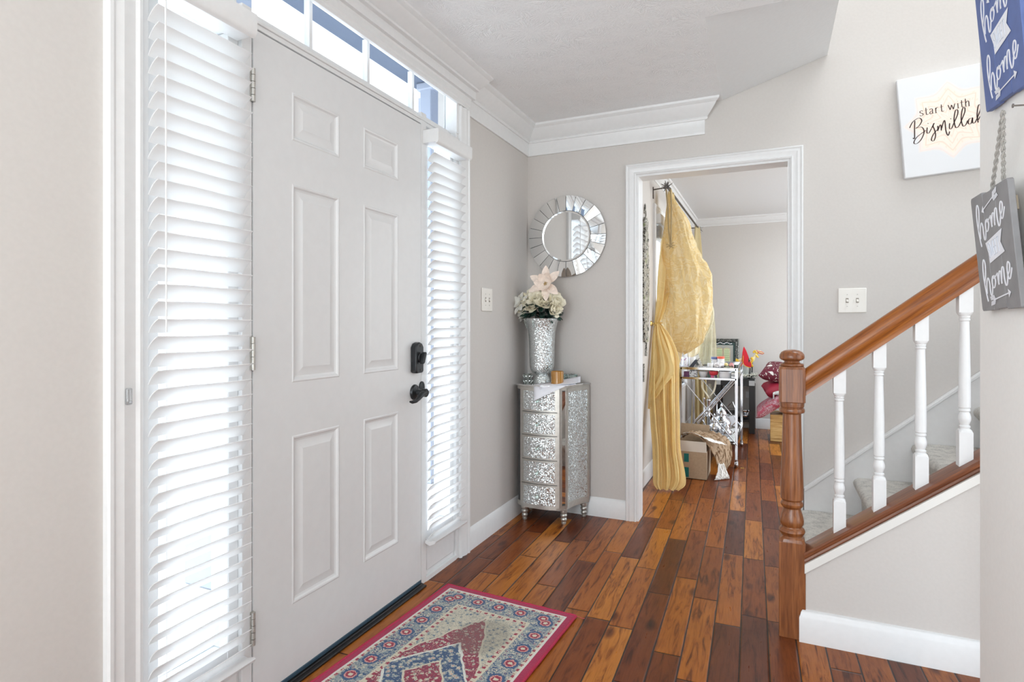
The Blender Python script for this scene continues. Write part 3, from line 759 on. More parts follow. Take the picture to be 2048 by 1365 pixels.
# ---------------------------------------------------------------- switches
slotm = plain('shaded_slot', (.30, .27, .23), .6)
def switch(name, label, cx, cz, plane, mats, n=2):
    t = thing(name, label, 'light switch', (0, 0, 0))
    if plane == 'far': t.location = (cx, YF, cz); t.rotation_euler = (0, 0, 0)
    else: t.location = (0, cx, cz); t.rotation_euler = (0, 0, R(90))
    m = M().prism([(-.058, -.0585), (.058, -.0585), (.058, .0585), (-.058, .0585)], lambda a, b, d: (a, d, b), -.0065, -.0005)
    pw = .0625
    m.v = [(a*pw/.058, b, c*.0625/.0585) for a, b, c in m.v]
    obj('switch_plate', m, mats, t, local=True, bevel=.003)
    for sx_ in (-.0225, .0225):
        m = M().box(sx_-.006, sx_+.006, -.0075, -.006, -.012, .012); obj('toggle_slot', m, slotm, t, local=True)
        m = M().box(sx_-.0045, sx_+.0045, -.017, -.006, -.004, .006); m.v = [(a, b, c-(.004 if b < -.01 else 0)) for a, b, c in m.v]
        obj('toggle', m, mats, t, local=True, bevel=.0012)
        for zz in (-.03, .03): obj('screw', M().tube([(sx_, -.0062, zz), (sx_, -.0078, zz)], .0028, 10), champ, t, local=True)
    return t
switch('light_switch', 'ivory double light switch on the stair wall between the doorway casing and the handrail', 1.790, 1.279, 'far', cream)
switch('light_switch', 'white double light switch on the entry wall between the door blind and the mirrored chest', 2.815, 1.291, 'left', cream)

# ---------------------------------------------------------------- round mirror
mc = V((.263, YF-.002, 1.700))
t = thing('wall_mirror', 'round wall mirror with a rim of radiating mirror tiles above the chest', 'mirror', tuple(mc))
def ring_pt(r, a, y_): return (mc.x+r*cos(a), mc.y+y_, mc.z+r*sin(a))
m = M(); n = 64
m.grid([[ring_pt(r, 2*pi*k/n, y_) for k in range(n)] for r, y_ in ((.02, 0), (.246, 0), (.246, -.012), (.15, -.012), (.02, -.012))], closed=True)
obj('mirror_backing', m, plain('dark_silver_backing', (.16, .16, .15), .5, .4), t)
NT = 24
for k in range(NT):
    a0 = 2*pi*k/NT+.007; a1 = 2*pi*(k+1)/NT-.007; tl = .003*sin(k*2.4)
    m = M(); A = [a0+(a1-a0)*j/4 for j in range(5)]
    f = lambda r, a, y_: ring_pt(r, a, y_)
    tw = lambda j: tl*(j-2)/2
    m.grid([[f(.158, a, -.0125) for a in A], [f(.158, a, -.0205+tw(j)*.5) for j, a in enumerate(A)], [f(.250, a, -.0165+tw(j)) for j, a in enumerate(A)], [f(.250, a, -.0125) for a in A]])
    obj('mirror_tile', m, mirror, t, angle=20)
m = M(); m.grid([[ring_pt(r, 2*pi*k/n, y_) for k in range(n)] for r, y_ in ((.155, -.012), (.155, -.0225), (.146, -.0205), (.0005, -.0205))], closed=True)
obj('centre_mirror', m, mirror, t, angle=8)

# ---------------------------------------------------------------- writing helpers
def crom(pts, n=7):
    P = [pts[0]]+list(pts)+[pts[-1]]; out = []
    for i in range(1, len(P)-2):
        p0, p1, p2, p3 = P[i-1], P[i], P[i+1], P[i+2]
        for k in range(n):
            t_ = k/n
            out.append(tuple(.5*((2*p1[j])+(-p0[j]+p2[j])*t_+(2*p0[j]-5*p1[j]+4*p2[j]-p3[j])*t_*t_+(-p0[j]+3*p1[j]-3*p2[j]+p3[j])*t_**3) for j in (0, 1)))
    out.append(tuple(pts[-1])); return out
def ribbon(m, strokes, wd, xf, thin=.35, y0=0, dy=-.0006, straight=False):
    # strokes in 2-D, xf(a,b)->(X,Z) local; thick on the down strokes like a pen
    for s_ in strokes:
        c = s_ if straight else crom(s_)
        L = []; Rr = []
        for i, p in enumerate(c):
            a = c[max(i-1, 0)]; b = c[min(i+1, len(c)-1)]
            A = xf(*a); B = xf(*b); dx, dz = B[0]-A[0], B[1]-A[1]; q = math.hypot(dx, dz) or 1
            dx /= q; dz /= q
            w_ = wd*(thin+(1-thin)*abs(dz)**1.5)*(1 if straight else (.55 if i in (0, len(c)-1) else 1))/2
            P = xf(*p); L.append((P[0]-dz*w_, P[1]+dx*w_)); Rr.append((P[0]+dz*w_, P[1]-dx*w_))
        m.grid([[(a[0], y0+dy, a[1]) for a in L], [(a[0], y0+dy, a[1]) for a in Rr]])
        m.grid([[(a[0], y0+dy, a[1]) for a in L], [(a[0], y0, a[1]) for a in L]])
        m.grid([[(a[0], y0+dy, a[1]) for a in Rr], [(a[0], y0, a[1]) for a in Rr]])
HOME = [[(.10, .55), (.45, 1.3), (.62, 2.3), (.42, 2.75), (.18, 2.2), (.12, 1.0), (.28, -.35), (.42, -1.0)], [(.38, -.3), (.5, .55), (.8, 1.0), (.98, .6), (.98, 0), (1.02, -.5), (1.2, -.6), (1.42, .1)],
        [(1.9, .85), (1.6, .9), (1.42, .45), (1.5, 0.0), (1.75, -.05), (1.98, .4), (1.85, .9), (1.75, .7), (2.0, .75), (2.4, .95)],
        [(2.4, 1.0), (2.42, .5), (2.45, -.05)], [(2.45, .2), (2.7, .95), (2.92, .9), (2.92, .3), (2.92, -.1)], [(2.93, .2), (3.15, 1.1), (3.4, 1.1), (3.38, .3), (3.5, -.35), (3.7, -.3), (3.9, .3)],
        [(3.86, .3), (4.2, .6), (4.32, 1.1), (4.12, 1.35), (3.92, .9), (3.95, .2), (4.2, 0.0), (4.6, .75)]]
SERIF = {  # simple roman lower case
 's': [[(.42, .62), (.3, .72), (.12, .66), (.12, .48), (.4, .3), (.42, .1), (.22, 0), (.05, .12)]],
 't': [[(.2, 1.0), (.2, .2), (.28, .0), (.45, .08)], [(.02, .68), (.42, .68)]],
 'a': [[(.08, .58), (.22, .72), (.4, .6), (.4, .1), (.52, .03)], [(.4, .42), (.15, .32), (.08, .12), (.22, 0), (.4, .14)]],
 'r': [[(.1, .7), (.12, .6), (.12, 0)], [(.12, .45), (.25, .7), (.42, .68)], [(0, 0), (.26, 0)]],
 'w': [[(.03, .7), (.22, 0)], [(.22, 0), (.4, .65)], [(.4, .65), (.58, 0)], [(.58, 0), (.76, .7)], [(-.04, .7), (.12, .7)], [(.68, .7), (.84, .7)]],
 'i': [[(.12, .7), (.12, 0)], [(.0, 0), (.26, 0)], [(.1, .95), (.13, .92)]],
 'h': [[(.1, 1.1), (.1, 0)], [(.1, .45), (.3, .72), (.44, .6), (.45, 0)], [(0, 0), (.22, 0)], [(.35, 0), (.57, 0)]]}
SW = {'s': .52, 't': .45, 'a': .56, 'r': .5, 'w': .85, 'i': .3, 'h': .64, ' ': .35}
def block_text(word):       # straight capitals for the banner
    G = {'S': [[(.4, .85), (.3, 1), (.1, 1), (0, .8), (.1, .55), (.35, .45), (.42, .2), (.3, 0), (.1, 0), (0, .15)]], 'W': [[(0, 1), (.15, 0), (.3, .7), (.45, 0), (.6, 1)]],
         'E': [[(.38, 1), (0, 1), (0, 0), (.38, 0)], [(0, .52), (.3, .52)]], 'T': [[(0, 1), (.45, 1)], [(.22, 1), (.22, 0)]]}
    Wd = {'S': .58, 'W': .78, 'E': .55, 'T': .6}; out = []; x_ = 0
    for ch in word:
        out += [[(x_+a, b) for a, b in s_] for s_ in G[ch]]; x_ += Wd[ch]
    return out, x_
signwhite = plain('white_sign_paint', (.86, .87, .92), .6); signgrey = plain('faint_grey_sign_paint', (.62, .66, .74), .7)
signedge = plain('raw_fibreboard_edge', (.36, .30, .22), .8); rope_m = plain('grey_twine', (.42, .40, .37), .9, nscale=300, nstr=.5)
nail_m = plain('steel_nail', (.25, .22, .2), .4, .8)
def home_sign(label, base, cy, cz, cx, tilt, lean, rope):
    W, H, T = .245, .282, .012
    bm_ = plain('sign_paint', base, .6, nscale=25, nstr=.12, vary=.06)
    t = thing('wall_sign', label, 'sign', (cx, cy, cz), (0, 0, 0))
    t.rotation_euler = (Matrix.Rotation(R(-90), 4, 'Z') @ Matrix.Rotation(lean, 4, 'X') @ Matrix.Rotation(tilt, 4, 'Y')).to_euler()
    xs = [-W/2, -W/2+.085, -W/2+.165, W/2]; top = (0.0, .006, .002); 
    for i in range(3):
        a, b = xs[i]+(.0008 if i else 0), xs[i+1]-(.0008 if i < 2 else 0)
        m = M().prism([(a+.004, -H/2+top[i]*.5), (b-.004, -H/2+top[i]*.5+.001), (b, -H/2+.005), (b, H/2-.006), (b-.005, H/2-top[i]), (a+.005, H/2-top[i]), (a, H/2-.006), (a, -H/2+.005)], lambda p, q, d: (p, d, q), -T/2, T/2)
        obj('plank', m, bm_, t, local=True, bevel=.0012)
    for bz_ in (-H/2+.04, H/2-.07): obj('back_batten', M().box(-W/2+.01, W/2-.01, T/2, T/2+.006, bz_, bz_+.03), signedge, t, local=True)
    ca, sa = cos(R(7)), sin(R(7)); m = M()
    def xf(ox, oz, s_): return lambda a, b: (ox+.041*(a*ca-b*sa*.2), oz+.0275*b*ca+.041*a*sa)
    ribbon(m, HOME, .0062, xf(-.094, .040, .039), .38, -T/2)
    ribbon(m, HOME, .0062, xf(-.090, -.094, .039), .38, -T/2)
    # arrows and banner
    def arrow(x0, z0, x1, z1):
        dx, dz = x1-x0, z1-z0; L = math.hypot(dx, dz); ux, uz = dx/L, dz/L; nx, nz = -uz, ux
        p = lambda a, b: (x0+ux*a+nx*b, -T/2-.0012, z0+uz*a+nz*b)
        n = len(m.v)
        m.quad(p(.012, -.0016), p(L-.012, -.0016), p(L-.012, .0016), p(.012, .0016))
        m.v += [p(L-.016, -.010), p(L, 0), p(L-.016, .010)]; n = len(m.v); m.f.append((n-3, n-2, n-1))
        for k in range(5): m.quad(p(-.002+k*.006, .0012), p(.003+k*.006, .0012), p(-.003+k*.006, .011), p(-.008+k*.006, .011)); m.quad(p(-.002+k*.006, -.0012), p(.003+k*.006, -.0012), p(-.003+k*.006, -.011), p(-.008+k*.006, -.011))
    arrow(.055, .122, -.050, .096); arrow(-.045, -.118, .080, -.103)
    y_ = -T/2-.0012; bx_ = [(-.030, -.030), (.070, -.012), (.050, .012), (.066, .040), (-.046, .020), (-.032, -.006)]
    n = len(m.v); m.v += [(a, y_, b) for a, b in bx_]; m.f.append(tuple(n+i for i in range(6)))
    obj('white_lettering', m, signwhite, t, local=True, smooth=False)
    m = M(); S_, wd_ = block_text('SWEET'); q = .075/wd_
    ribbon(m, S_, .0022, lambda a, b: (-.028+a*q*ca-b*.030*sa, -.017+a*q*sa+b*.034*ca), .8, y_, -.0006, True)
    obj('banner_lettering', m, signgrey, t, local=True, smooth=False)
    if rope:
        m = M()
        for sx_ in (-.028, .050):
            for ph in (0, pi):
                pts = []
                N = 40
                for k in range(N+1):
                    f_ = k/N; pts.append((sx_*(1-f_)+rope[0]*f_+.0022*cos(f_*34+ph), T/2+.003+.0022*sin(f_*34+ph)-.0*f_, (H/2-.01)*(1-f_)+rope[1]*f_))
                m.tube(pts, .0026, 6)
        obj('hanging_rope', m, rope_m, t, local=True)
    return t
home_sign('grey three-plank wooden sign with white script hanging by twine on the right wall', (.27, .265, .27), 1.674, 1.330, 1.888, 0, R(5), (.095, .29))
home_sign('blue three-plank wooden sign with white script at the top of the right wall', (.115, .165, .38), 1.640, 1.806, 1.888, R(5), R(6), None)
m = M(); m.tube([(1.913, 1.568, 1.622), (1.886, 1.568, 1.624)], .0018, 8); m.tube([(1.886, 1.568, 1.624), (1.884, 1.568, 1.624)], .0045, 10)
tag(obj('nail', m, nail_m), 'steel nail in the right wall that carries the twine of the grey sign', 'nail')
m = M(); m.box(1.895, 1.9115, 1.36, 1.512, 1.22, 1.385)
tag(obj('wall_sign', m, plain('slate_sign_paint', (.07, .09, .11), .6), bevel=.002), 'dark slate sign cut by the right frame edge beside the grey plank sign', 'sign')

# ---------------------------------------------------------------- canvas print
def mk_canvas():
    m, t, p = newmat('canvas_print'); x_, y_, z_ = sep(t, xyz(t))
    cx, cz = x_-.0, z_-.005
    r = (cx*cx+cz*cz*1.0)._m('SQRT'); a = cz._m('ARCTAN2', cx)
    pet = (((a*4)).sin().abs()*-1+1)
    rr = r - pet*.04
    wob = noise_(t, xyz(t), 9, 2)
    inside = ((rr*-1+.155)*26).mxx(0).mn(1)
    lin = (((rr*190).sin()) > .75)*.6
    lin2 = (((a*24).sin()*((rr*120).sin())) > .8)*.35
    tint = mix(t, wob, (.93, .74, .62), (.95, .83, .70))
    c = mix(t, inside*.8, (.73, .735, .75), tint)
    c = mix(t, (lin.mxx(lin2))*inside, c, (.90, .62, .50))
    t.links.new(c.k, p.inputs['Base Color']); setin(p, rough=.75)
    t.links.new(bump(t, noise_(t, xyz(t), 500, 2), .1, .001), p.inputs['Normal']); return m
t = thing('canvas_print', 'white canvas print with a peach mandala and dark script, high on the stair wall', 'picture', (2.192, YF-.018, 2.128), (0, -R(4), 0))
m = M().box(-.20, .20, -.017, .016, -.245, .245); obj('canvas', m, mk_canvas(), t, local=True, bevel=.004)
ink = plain('dark_brown_ink', (.045, .022, .018), .6); m = M()
q = .035; x_ = -.120
BZ = -.01
for ch in 'start with':
    if ch != ' ': ribbon(m, SERIF[ch], .0036, lambda a, b: (x_+a*q*1.0, .050+b*q+(x_+a*q)*.035), .35, -.017)
    x_ += SW[ch]*q*1.16
BIS = [
 [(.02, .75), (.3, 1.2), (.75, 1.4), (.95, 1.15), (.75, .8), (.45, .62)], [(.45, 1.25), (.38, .6), (.32, -.15), (.2, -.1)], [(.45, .62), (.9, .62), (1.05, .2), (.8, -.35), (.45, -.62), (.25, -.5), (.5, -.1), (1.2, .3)],
 [(1.3, .5), (1.25, .1), (1.38, .02), (1.6, .35)], [(1.36, .78), (1.40, .82)],
 [(1.6, .35), (1.82, .72), (1.72, .5), (1.80, .2), (1.84, -.3), (1.68, -.68), (1.52, -.55), (1.7, -.15), (2.0, .15)],
 [(2.05, .45), (2.03, .02)], [(2.05, .1), (2.2, .45), (2.28, .4), (2.28, .0)], [(2.28, .1), (2.5, .7), (2.58, .65), (2.60, -.1), (2.72, -.5), (2.85, -.2)],
 [(2.9, .45), (2.86, .05), (3.0, 0), (3.2, .4)], [(2.98, .75), (3.02, .79)],
 [(3.2, .4), (3.5, 1.0), (3.52, 1.35), (3.36, 1.3), (3.22, .6), (3.3, 0), (3.5, .05), (3.7, .4)],
 [(3.7, .4), (4.0, 1.05), (4.02, 1.4), (3.86, 1.32), (3.72, .6), (3.8, 0), (4.0, .05), (4.15, .35)],
 [(4.45, .48), (4.25, .42), (4.18, .12), (4.35, .05), (4.5, .45)], [(4.5, .5), (4.48, .1), (4.62, .05), (4.8, .35)],
 [(4.8, .35), (5.08, 1.0), (5.1, 1.35), (4.95, 1.3), (4.82, .6), (4.85, 0)], [(4.87, .2), (5.05, .5), (5.15, .4), (5.15, .05), (5.3, .05)]]
ribbon(m, BIS, .0050, lambda a, b: (-.165+a*.0555, -.048+b*.060+a*.0555*.055), .3, -.017)
obj('lettering', m, ink, t, local=True, smooth=False)

# ---------------------------------------------------------------- rug
t = thing('entry_rug', 'small oriental rug with a crimson edge lying in front of the front door', 'rug', (.378, 1.600, .001), (0, 0, -R(3.2)))
nx, ny = 24, 44; P = []
for i in range(nx+1):
    P.append([(-.30+.60*i/nx, -.60+1.20*j/ny, .008+.0012*noise.noise(V((i*.3, j*.3, 0)))) for j in range(ny+1)])
m = M().grid(P); m.box(-.30, .30, -.60, .60, 0, .0065)
obj('rug_pile', m, rug_m, t, local=True)
m = M()
fr_ = [(-.30, -.60), (.30, -.60), (.30, .60), (-.30, .60)]
for i in range(4):
    a, b = fr_[i], fr_[(i+1) % 4]; N = 30
    m.tube([(a[0]+(b[0]-a[0])*k/N, a[1]+(b[1]-a[1])*k/N, .0055+.0008*sin(k*2)) for k in range(N+1)], .0055, 8)
obj('bound_edge', m, plain('crimson_yarn', (.42, .025, .07), .9, nscale=200, nstr=.5), t, local=True)
m = M().tube([(.30, .60, .006), (.315, .603, .004), (.325, .60, .003), (.335, .604, .003)], .0012, 5)
obj('loose_thread', m, plain('crimson_thread', (.5, .08, .08), .9), t, local=True)
# ---------------------------------------------------------------- mirrored chest
t = thing('mirrored_chest', 'tall narrow silver chest of five drawers faced in crushed mirror, in the corner', 'chest of drawers', (.215, 3.25, 0))
def arc(p, q, b, n=10):   # from p to q bulging by b to the right of the direction
    dx, dy = q[0]-p[0], q[1]-p[1]; L = math.hypot(dx, dy); nx, ny = dy/L, -dx/L
    return [(p[0]+dx*k/n+nx*b*4*(k/n)*(1-k/n), p[1]+dy*k/n+ny*b*4*(k/n)*(1-k/n)) for k in range(n+1)]
FL, FR = (.062, 3.142), (.304, 3.142); CR = (.338, 3.172); BR = (.412, 3.372); BL = (.018, 3.372); CL = (.028, 3.172)
body = arc(FL, FR, .020) + [CR] + arc(CR, BR, -.016)[1:] + [BL, CL]
def rings(m, outline, z0, z1):
    m.prism(outline, lambda a, b, d: (a, b, d), z0, z1)
def grow(pl, g):
    c = (sum(p[0] for p in pl)/len(pl), sum(p[1] for p in pl)/len(pl)); return [(c[0]+(a-c[0])*(1+g), min(3.384, c[1]+(b-c[1])*(1+g))) for a, b in pl]
m = M(); rings(m, grow(body, -.03), .105, .785); obj('chest_body', m, plain('chest_inner', (.08, .08, .08), .6), t, angle=25)
m = M(); rings(m, grow(body, .0), .775, .797); rings(m, grow(body, .0), .086, .112)
# face frame stiles
fa = arc(FL, FR, .020, 20)
def strip(m, a, z0, z1, off, dep=.012):
    P0 = []; n = len(a)
    for i, p in enumerate(a):
        q0 = a[max(i-1, 0)]; q1 = a[min(i+1, n-1)]; dx, dy = q1[0]-q0[0], q1[1]-q0[1]; L = math.hypot(dx, dy); nx, ny = dy/L, -dx/L
        P0.append((p, (nx, ny)))
    rows = []
    for z_, o_ in ((z0, off-dep), (z0, off), (z1, off), (z1, off-dep)):
        rows.append([(p[0]+nv[0]*o_, p[1]+nv[1]*o_, z_) for p, nv in P0])
    m.grid(rows, wrap=True); N = len(a); b = len(m.v)-4*N
    m.f.append((b, b+N, b+2*N, b+3*N)); m.f.append((b+N-1, b+4*N-1, b+3*N-1, b+2*N-1))
strip(m, fa[:2], .10, .785, .003); strip(m, fa[-2:], .10, .785, .003)
strip(m, [FR, ((FR[0]*2+CR[0])/3, (FR[1]*2+CR[1])/3)], .10, .785, .004); 
strip(m, [((FR[0]+4*CR[0])/5, (FR[1]+4*CR[1])/5), CR], .10, .785, .004)
sd = arc(CR, BR, -.016, 14); strip(m, sd[:2], .10, .785, .004); strip(m, sd[-2:], .10, .785, .004); strip(m, sd, .10, .125, .004); strip(m, sd, .765, .785, .004)
obj('frame', m, champ, t, angle=30)
m = M(); strip(m, [((FR[0]*3+CR[0])/4, (FR[1]*3+CR[1])/4), ((FR[0]+5*CR[0])/6, (FR[1]+5*CR[1])/6)], .125, .77, .003); obj('corner_mirror', m, mirror, t, angle=20)
m = M(); strip(m, sd[1:-1], .125, .765, .002); obj('side_panel', m, crackle, t, angle=30)
zs = [.783, .648, .512, .371, .230, .097]
for i in range(5):
    z0, z1 = zs[i+1]+.002, zs[i]-.002
    m = M(); a = fa[1:-1]; strip(m, a, z0, z1, .003, .02); d = obj('drawer', m, champ, t, angle=30)
    m = M(); strip(m, fa[2:-2], z0+.011, z1-.011, .0045, .006); obj('drawer_panel', m, crackle, d, angle=30)
    mid = fa[10]; m = M(); zz = (z0+z1)/2
    m.lathe([(.005, 0), (.005, .008), (.012, .012), (.013, .017), (.008, .021), (.001, .022)], seg=8)
    m.xf(Matrix.Translation((mid[0], mid[1]-.006, zz)) @ Matrix.Rotation(R(90), 4, 'X')); obj('knob', m, crystal_m, d, angle=20)
m = M(); rings(m, grow(body, .05), .797, .8045); obj('mirror_top', m, mirror, t, bevel=.001, angle=20)
lp = [(.010, 0), (.013, .002), (.014, .012), (.011, .014), (.016, .020), (.0185, .030), (.016, .038), (.013, .040), (.018, .044), (.0205, .054), (.018, .060), (.0145, .062), (.0185, .066), (.022, .076), (.020, .083), (.022, .088)]
for x_, y_ in ((.078, 3.168), (.318, 3.178), (.385, 3.352), (.040, 3.352)):
    obj('leg', M().lathe(lp, (x_, y_, 0), 20), champ, t, angle=50)
TZ = .8045
# ---------------------------------------------------------------- vase with artificial flowers
VX, VY = .150, 3.262
t = thing('mosaic_vase', 'tall flared vase covered in crushed silver mosaic standing on the chest', 'vase', (VX, VY, TZ))
vp = [(.054, 0), (.056, .004), (.054, .012), (.047, .030), (.040, .046), (.037, .052), (.044, .056), (.058, .064), (.068, .078), (.073, .098), (.075, .13), (.0765, .18), (.0775, .23), (.080, .28), (.084, .32), (.092, .352), (.101, .374), (.106, .388), (.100, .388), (.086, .352), (.070, .25), (.060, .10), (.002, .09)]
obj('vase_body', M().lathe(vp, (VX, VY, TZ), 48, cap=False), crackle_v, t, angle=60)
def bead_run(m, a):
    for k in range(6): m.ball((VX+(.107-.003*k)*cos(a), VY+(.107-.003*k)*sin(a), TZ+.378-.009*k), .0042, 8, 6)
for aa in (195, 260): m = M(); bead_run(m, R(aa)); obj('crystal_beads', m, crystal_m, t)
m = M()
for k in range(9):
    a = R(-55+k*5); m.ball((VX+.072*cos(a), VY+.072*sin(a), TZ+.085+.004*k), .0045, 8, 6)
obj('crystal_beads', m, crystal_m, t)
petal_w = plain('cream_silk_petal', (.93, .88, .74), .65, nscale=60, nstr=.2, vary=.08)
petal_p = plain('blush_silk_petal', (.88, .76, .67), .6, nscale=60, nstr=.25, vary=.08)
petal_s = plain('silver_white_petal', (.74, .73, .68), .55, nscale=60, nstr=.25, vary=.08)
leaf_m = plain('dark_green_silk_leaf', (.022, .060, .045), .5, nscale=60, nstr=.2, vary=.3)
t = thing('flower_bouquet', 'artificial bouquet of cream roses and pale poinsettias with dark leaves in the mosaic vase', 'flowers', (VX, VY, TZ+.30))
def petal(m, L, W, cup, base=(0, 0, 0), rot=None, rnd_=False):
    n = len(m.v); P = []
    for i in range(7):
        u = i/6; w_ = W*((sin(pi*(.12+.72*u))**.7) if rnd_ else (sin(pi*min(1, u*.92+.06))**.8))
        row = []
        for j in range(5):
            s_ = (j-2)/2; row.append((s_*w_/2, u*L, cup*(u*u)*L - .25*w_*(1-s_*s_)*.5 + .02*W*sin(u*9+j)))
        P.append(row)
    m.grid(P); Mx = Matrix.Translation(base) @ (rot or Matrix.Identity(4)); m.xf(Mx, n)
def rose(c, r, d, mat):
    m = M(); ax = V(d).normalized(); q = ax.to_track_quat('Z', 'Y').to_matrix().to_4x4()
    for ring, (k, L, W, up) in enumerate(((3, .75, .7, 84), (5, 1.0, .95, 76), (5, 1.12, 1.05, 66), (5, 1.1, 1.15, 52))):
        for i in range(k):
            a = 2*pi*i/k+ring*.7
            rot = Matrix.Rotation(a, 4, 'Z') @ Matrix.Rotation(R(up), 4, 'X')
            base = V((0, 0, -.45*r)) + Matrix.Rotation(a, 4, 'Z').to_3x3() @ V((0, (.10+.15*ring)*r, 0))
            n = len(m.v); petal(m, L*r*1.25, W*r*1.15, .28-.12*ring, (0, 0, 0), None, True)
            m.xf(Matrix.Translation(c) @ q @ Matrix.Translation(base) @ rot, n)
    m.ball(tuple(V(c)-ax*r*.15), r*.42, 10, 6)
    return obj('rose', m, mat, t, angle=180)
def poins(c, r, d, mat, k=6):
    m = M(); q = V(d).normalized().to_track_quat('Z', 'Y').to_matrix().to_4x4()
    for ring in range(2):
        for i in range(k):
            a = 2*pi*(i+ring*.5)/k+.3*sin(i*3); n = len(m.v); petal(m, r*(1.05-.35*ring), r*.52, -.12+.3*ring, (0, 0, 0), None)
            m.xf(Matrix.Translation(c) @ q @ Matrix.Rotation(a, 4, 'Z') @ Matrix.Rotation(R(12+22*ring+6*sin(i*5)), 4, 'X') @ Matrix.Translation((0, r*.06, 0)), n)
    p = obj('poinsettia', m, mat, t, angle=180)
    m = M()
    for i in range(9):
        a = i*2.4; rr = r*.03*math.sqrt(i); v_ = q @ V((rr*cos(a), rr*sin(a), r*.06)); m.tube([tuple(V(c)+q @ V((rr*cos(a), rr*sin(a), 0))), tuple(V(c)+v_*1.3)], .0018, 5); m.ball(tuple(V(c)+v_*1.3), .003, 6, 4)
    obj('stamens', m, brass, p)
VT = TZ+.388
VR = VT; VT = VT+.010
rose((.058, 3.225, VT+.098), .038, (-.3, -.8, .5), petal_w); rose((.115, 3.20, VT+.072), .036, (-.1, -.9, .3), petal_w); rose((.150, 3.19, VT+.098), .042, (.1, -.8, .5), petal_w)
rose((.105, 3.24, VT+.135), .038, (-.2, -.5, .9), petal_w); rose((.195, 3.20, VT+.095), .040, (.3, -.8, .4), petal_w); rose((.252, 3.22, VT+.085), .040, (.8, -.5, .4), petal_w)
rose((.250, 3.20, VT+.045), .034, (.9, -.5, .0), petal_w); rose((.060, 3.20, VT+.060), .034, (-.4, -.9, .1), petal_w); rose((.20, 3.27, VT+.11), .036, (.3, .2, .9), petal_w)
poins((.195, 3.205, VT+.195), .098, (.10, -1, .18), petal_p); poins((.030, 3.20, VT+.078), .070, (-.35, -.7, .35), petal_s, 6)
poins((.040, 3.235, VT+.03), .070, (-.7, -.8, -.1), petal_s, 5)
VT = VR
rnd = random.Random(4)
for i in range(95):
    a = rnd.uniform(0, 2*pi); el = rnd.uniform(-.55, .45); m = M(); n = 0
    petal(m, rnd.uniform(.045, .07), .034, -.25, (0, 0, 0), None)
    d = V((cos(a), sin(a), el)); rr = rnd.uniform(.03, .085)
    if VX+cos(a)*(rr+.05) < .03: continue
    m.xf(Matrix.Translation((VX+rr*cos(a), VY+rr*sin(a), VT+.005+rnd.uniform(0, .085))) @ Matrix.Rotation(a-pi/2, 4, 'Z') @ Matrix.Rotation(math.atan(el), 4, 'X') @ Matrix.Rotation(rnd.uniform(-.6, .6), 4, 'Y'))
    obj('leaf', m, leaf_m, t, angle=180)
m = M()
for i in range(12):
    a = i*2.1; m.tube([(VX+.03*cos(a), VY+.03*sin(a), VT-.13), (VX+.05*cos(a), VY-.01+.05*sin(a), VT+.06)], .003, 6)
obj('stems', m, leaf_m, t)
# ---------------------------------------------------------------- small things on the chest
def crystal(lbl, x_, y_, s_, seed):
    m = M(); r_ = random.Random(seed)
    for z0, rr in ((0, 1.), (.5, 1.)):
        P = []
        for z_, q in ((0, .75), (.16, 1.0), (.30, 1.0), (.46, .72)):
            P.append([(x_+s_*.5*q*rr*(1+.1*(k % 2))*cos(2*pi*k/16), y_+s_*.5*q*rr*(1+.1*(k % 2))*sin(2*pi*k/16), TZ+s_*(z0+z_)) for k in range(16)])
        n = len(m.v); m.grid(P, closed=True); m.f.append(tuple(n+k for k in range(16))); m.f.append(tuple(n+48+k for k in range(16)))
    tag(obj('crystal_holder', m, crystal_m, angle=10), lbl, 'candle holder')
crystal('faceted crystal tealight holder at the left edge of the chest top', .058, 3.262, .056, 1)
m = M()
r_ = random.Random(5)
for k in range(16):
    a = 2*pi*k/16; 
    for j in range(3): m.ball((.308+.036*cos(a+j*.2), 3.330+.028*sin(a+j*.2), TZ+.010+.017*j), .0095, 6, 4)
tag(obj('crystal_bowl', m, crystal_m, angle=5), 'knobbly cut crystal bowl behind the amber candle glass', 'bowl')
amber, _t, _p = newmat('amber_glass'); _p.inputs['Base Color'].default_value = (.62, .30, .07, 1); setin(_p, rough=.12, trans=.35, metal=.0, coat=.6)
t = thing('candle_glass', 'squat amber glass candle holder standing on the papers', 'candle holder', (.276, 3.20, TZ+.004))
cg = (.272, 3.195, TZ+.0042)
obj('glass_cup', M().lathe([(.034, 0), (.037, .003), (.0375, .074), (.0365, .075), (.034, .074), (.033, .01), (.002, .008)], cg, 32, cap=False), amber, t)
obj('wax', M().lathe([(.032, .012), (.032, .055), (.002, .055)], cg, 24), plain('cream_wax', (.75, .6, .35), .6), t)
paper_t = plain('printed_paper', (.84, .84, .89), .7)
def sheet_paper(lbl, cx, cy, rot, z_, W, H, droop, seed, lift=.06):
    m = M(); P = []
    for i in range(13):
        row = []
        for j in range(9):
            a = -W/2+W*i/12; b = -H/2+H*j/8; x_ = cx+a*cos(rot)-b*sin(rot); y_ = cy+a*sin(rot)+b*cos(rot)
            edge = 3.128-.001; over = max(0, edge-y_); zz = z_+.0012*sin(a*30+seed)+.0008*abs(cos(b*25+seed))
            zz += -over*droop + lift*max(0, (a/W+.5)*(b/H+.5))**1.3 + lift*.45*max(0, (a/W+.5)**3*(.5-b/H))
            row.append((x_, y_+over*(.1), zz))
        P.append(row)
    m.grid(P); o = obj('paper_sheet', m, paper_t, solid=.0004)
    return tag(o, lbl, 'paper')
sheet_paper('upper white printed letter lying askew under the amber candle glass', .290, 3.195, R(17), TZ+.0028, .235, .125, .9, 1, .045)
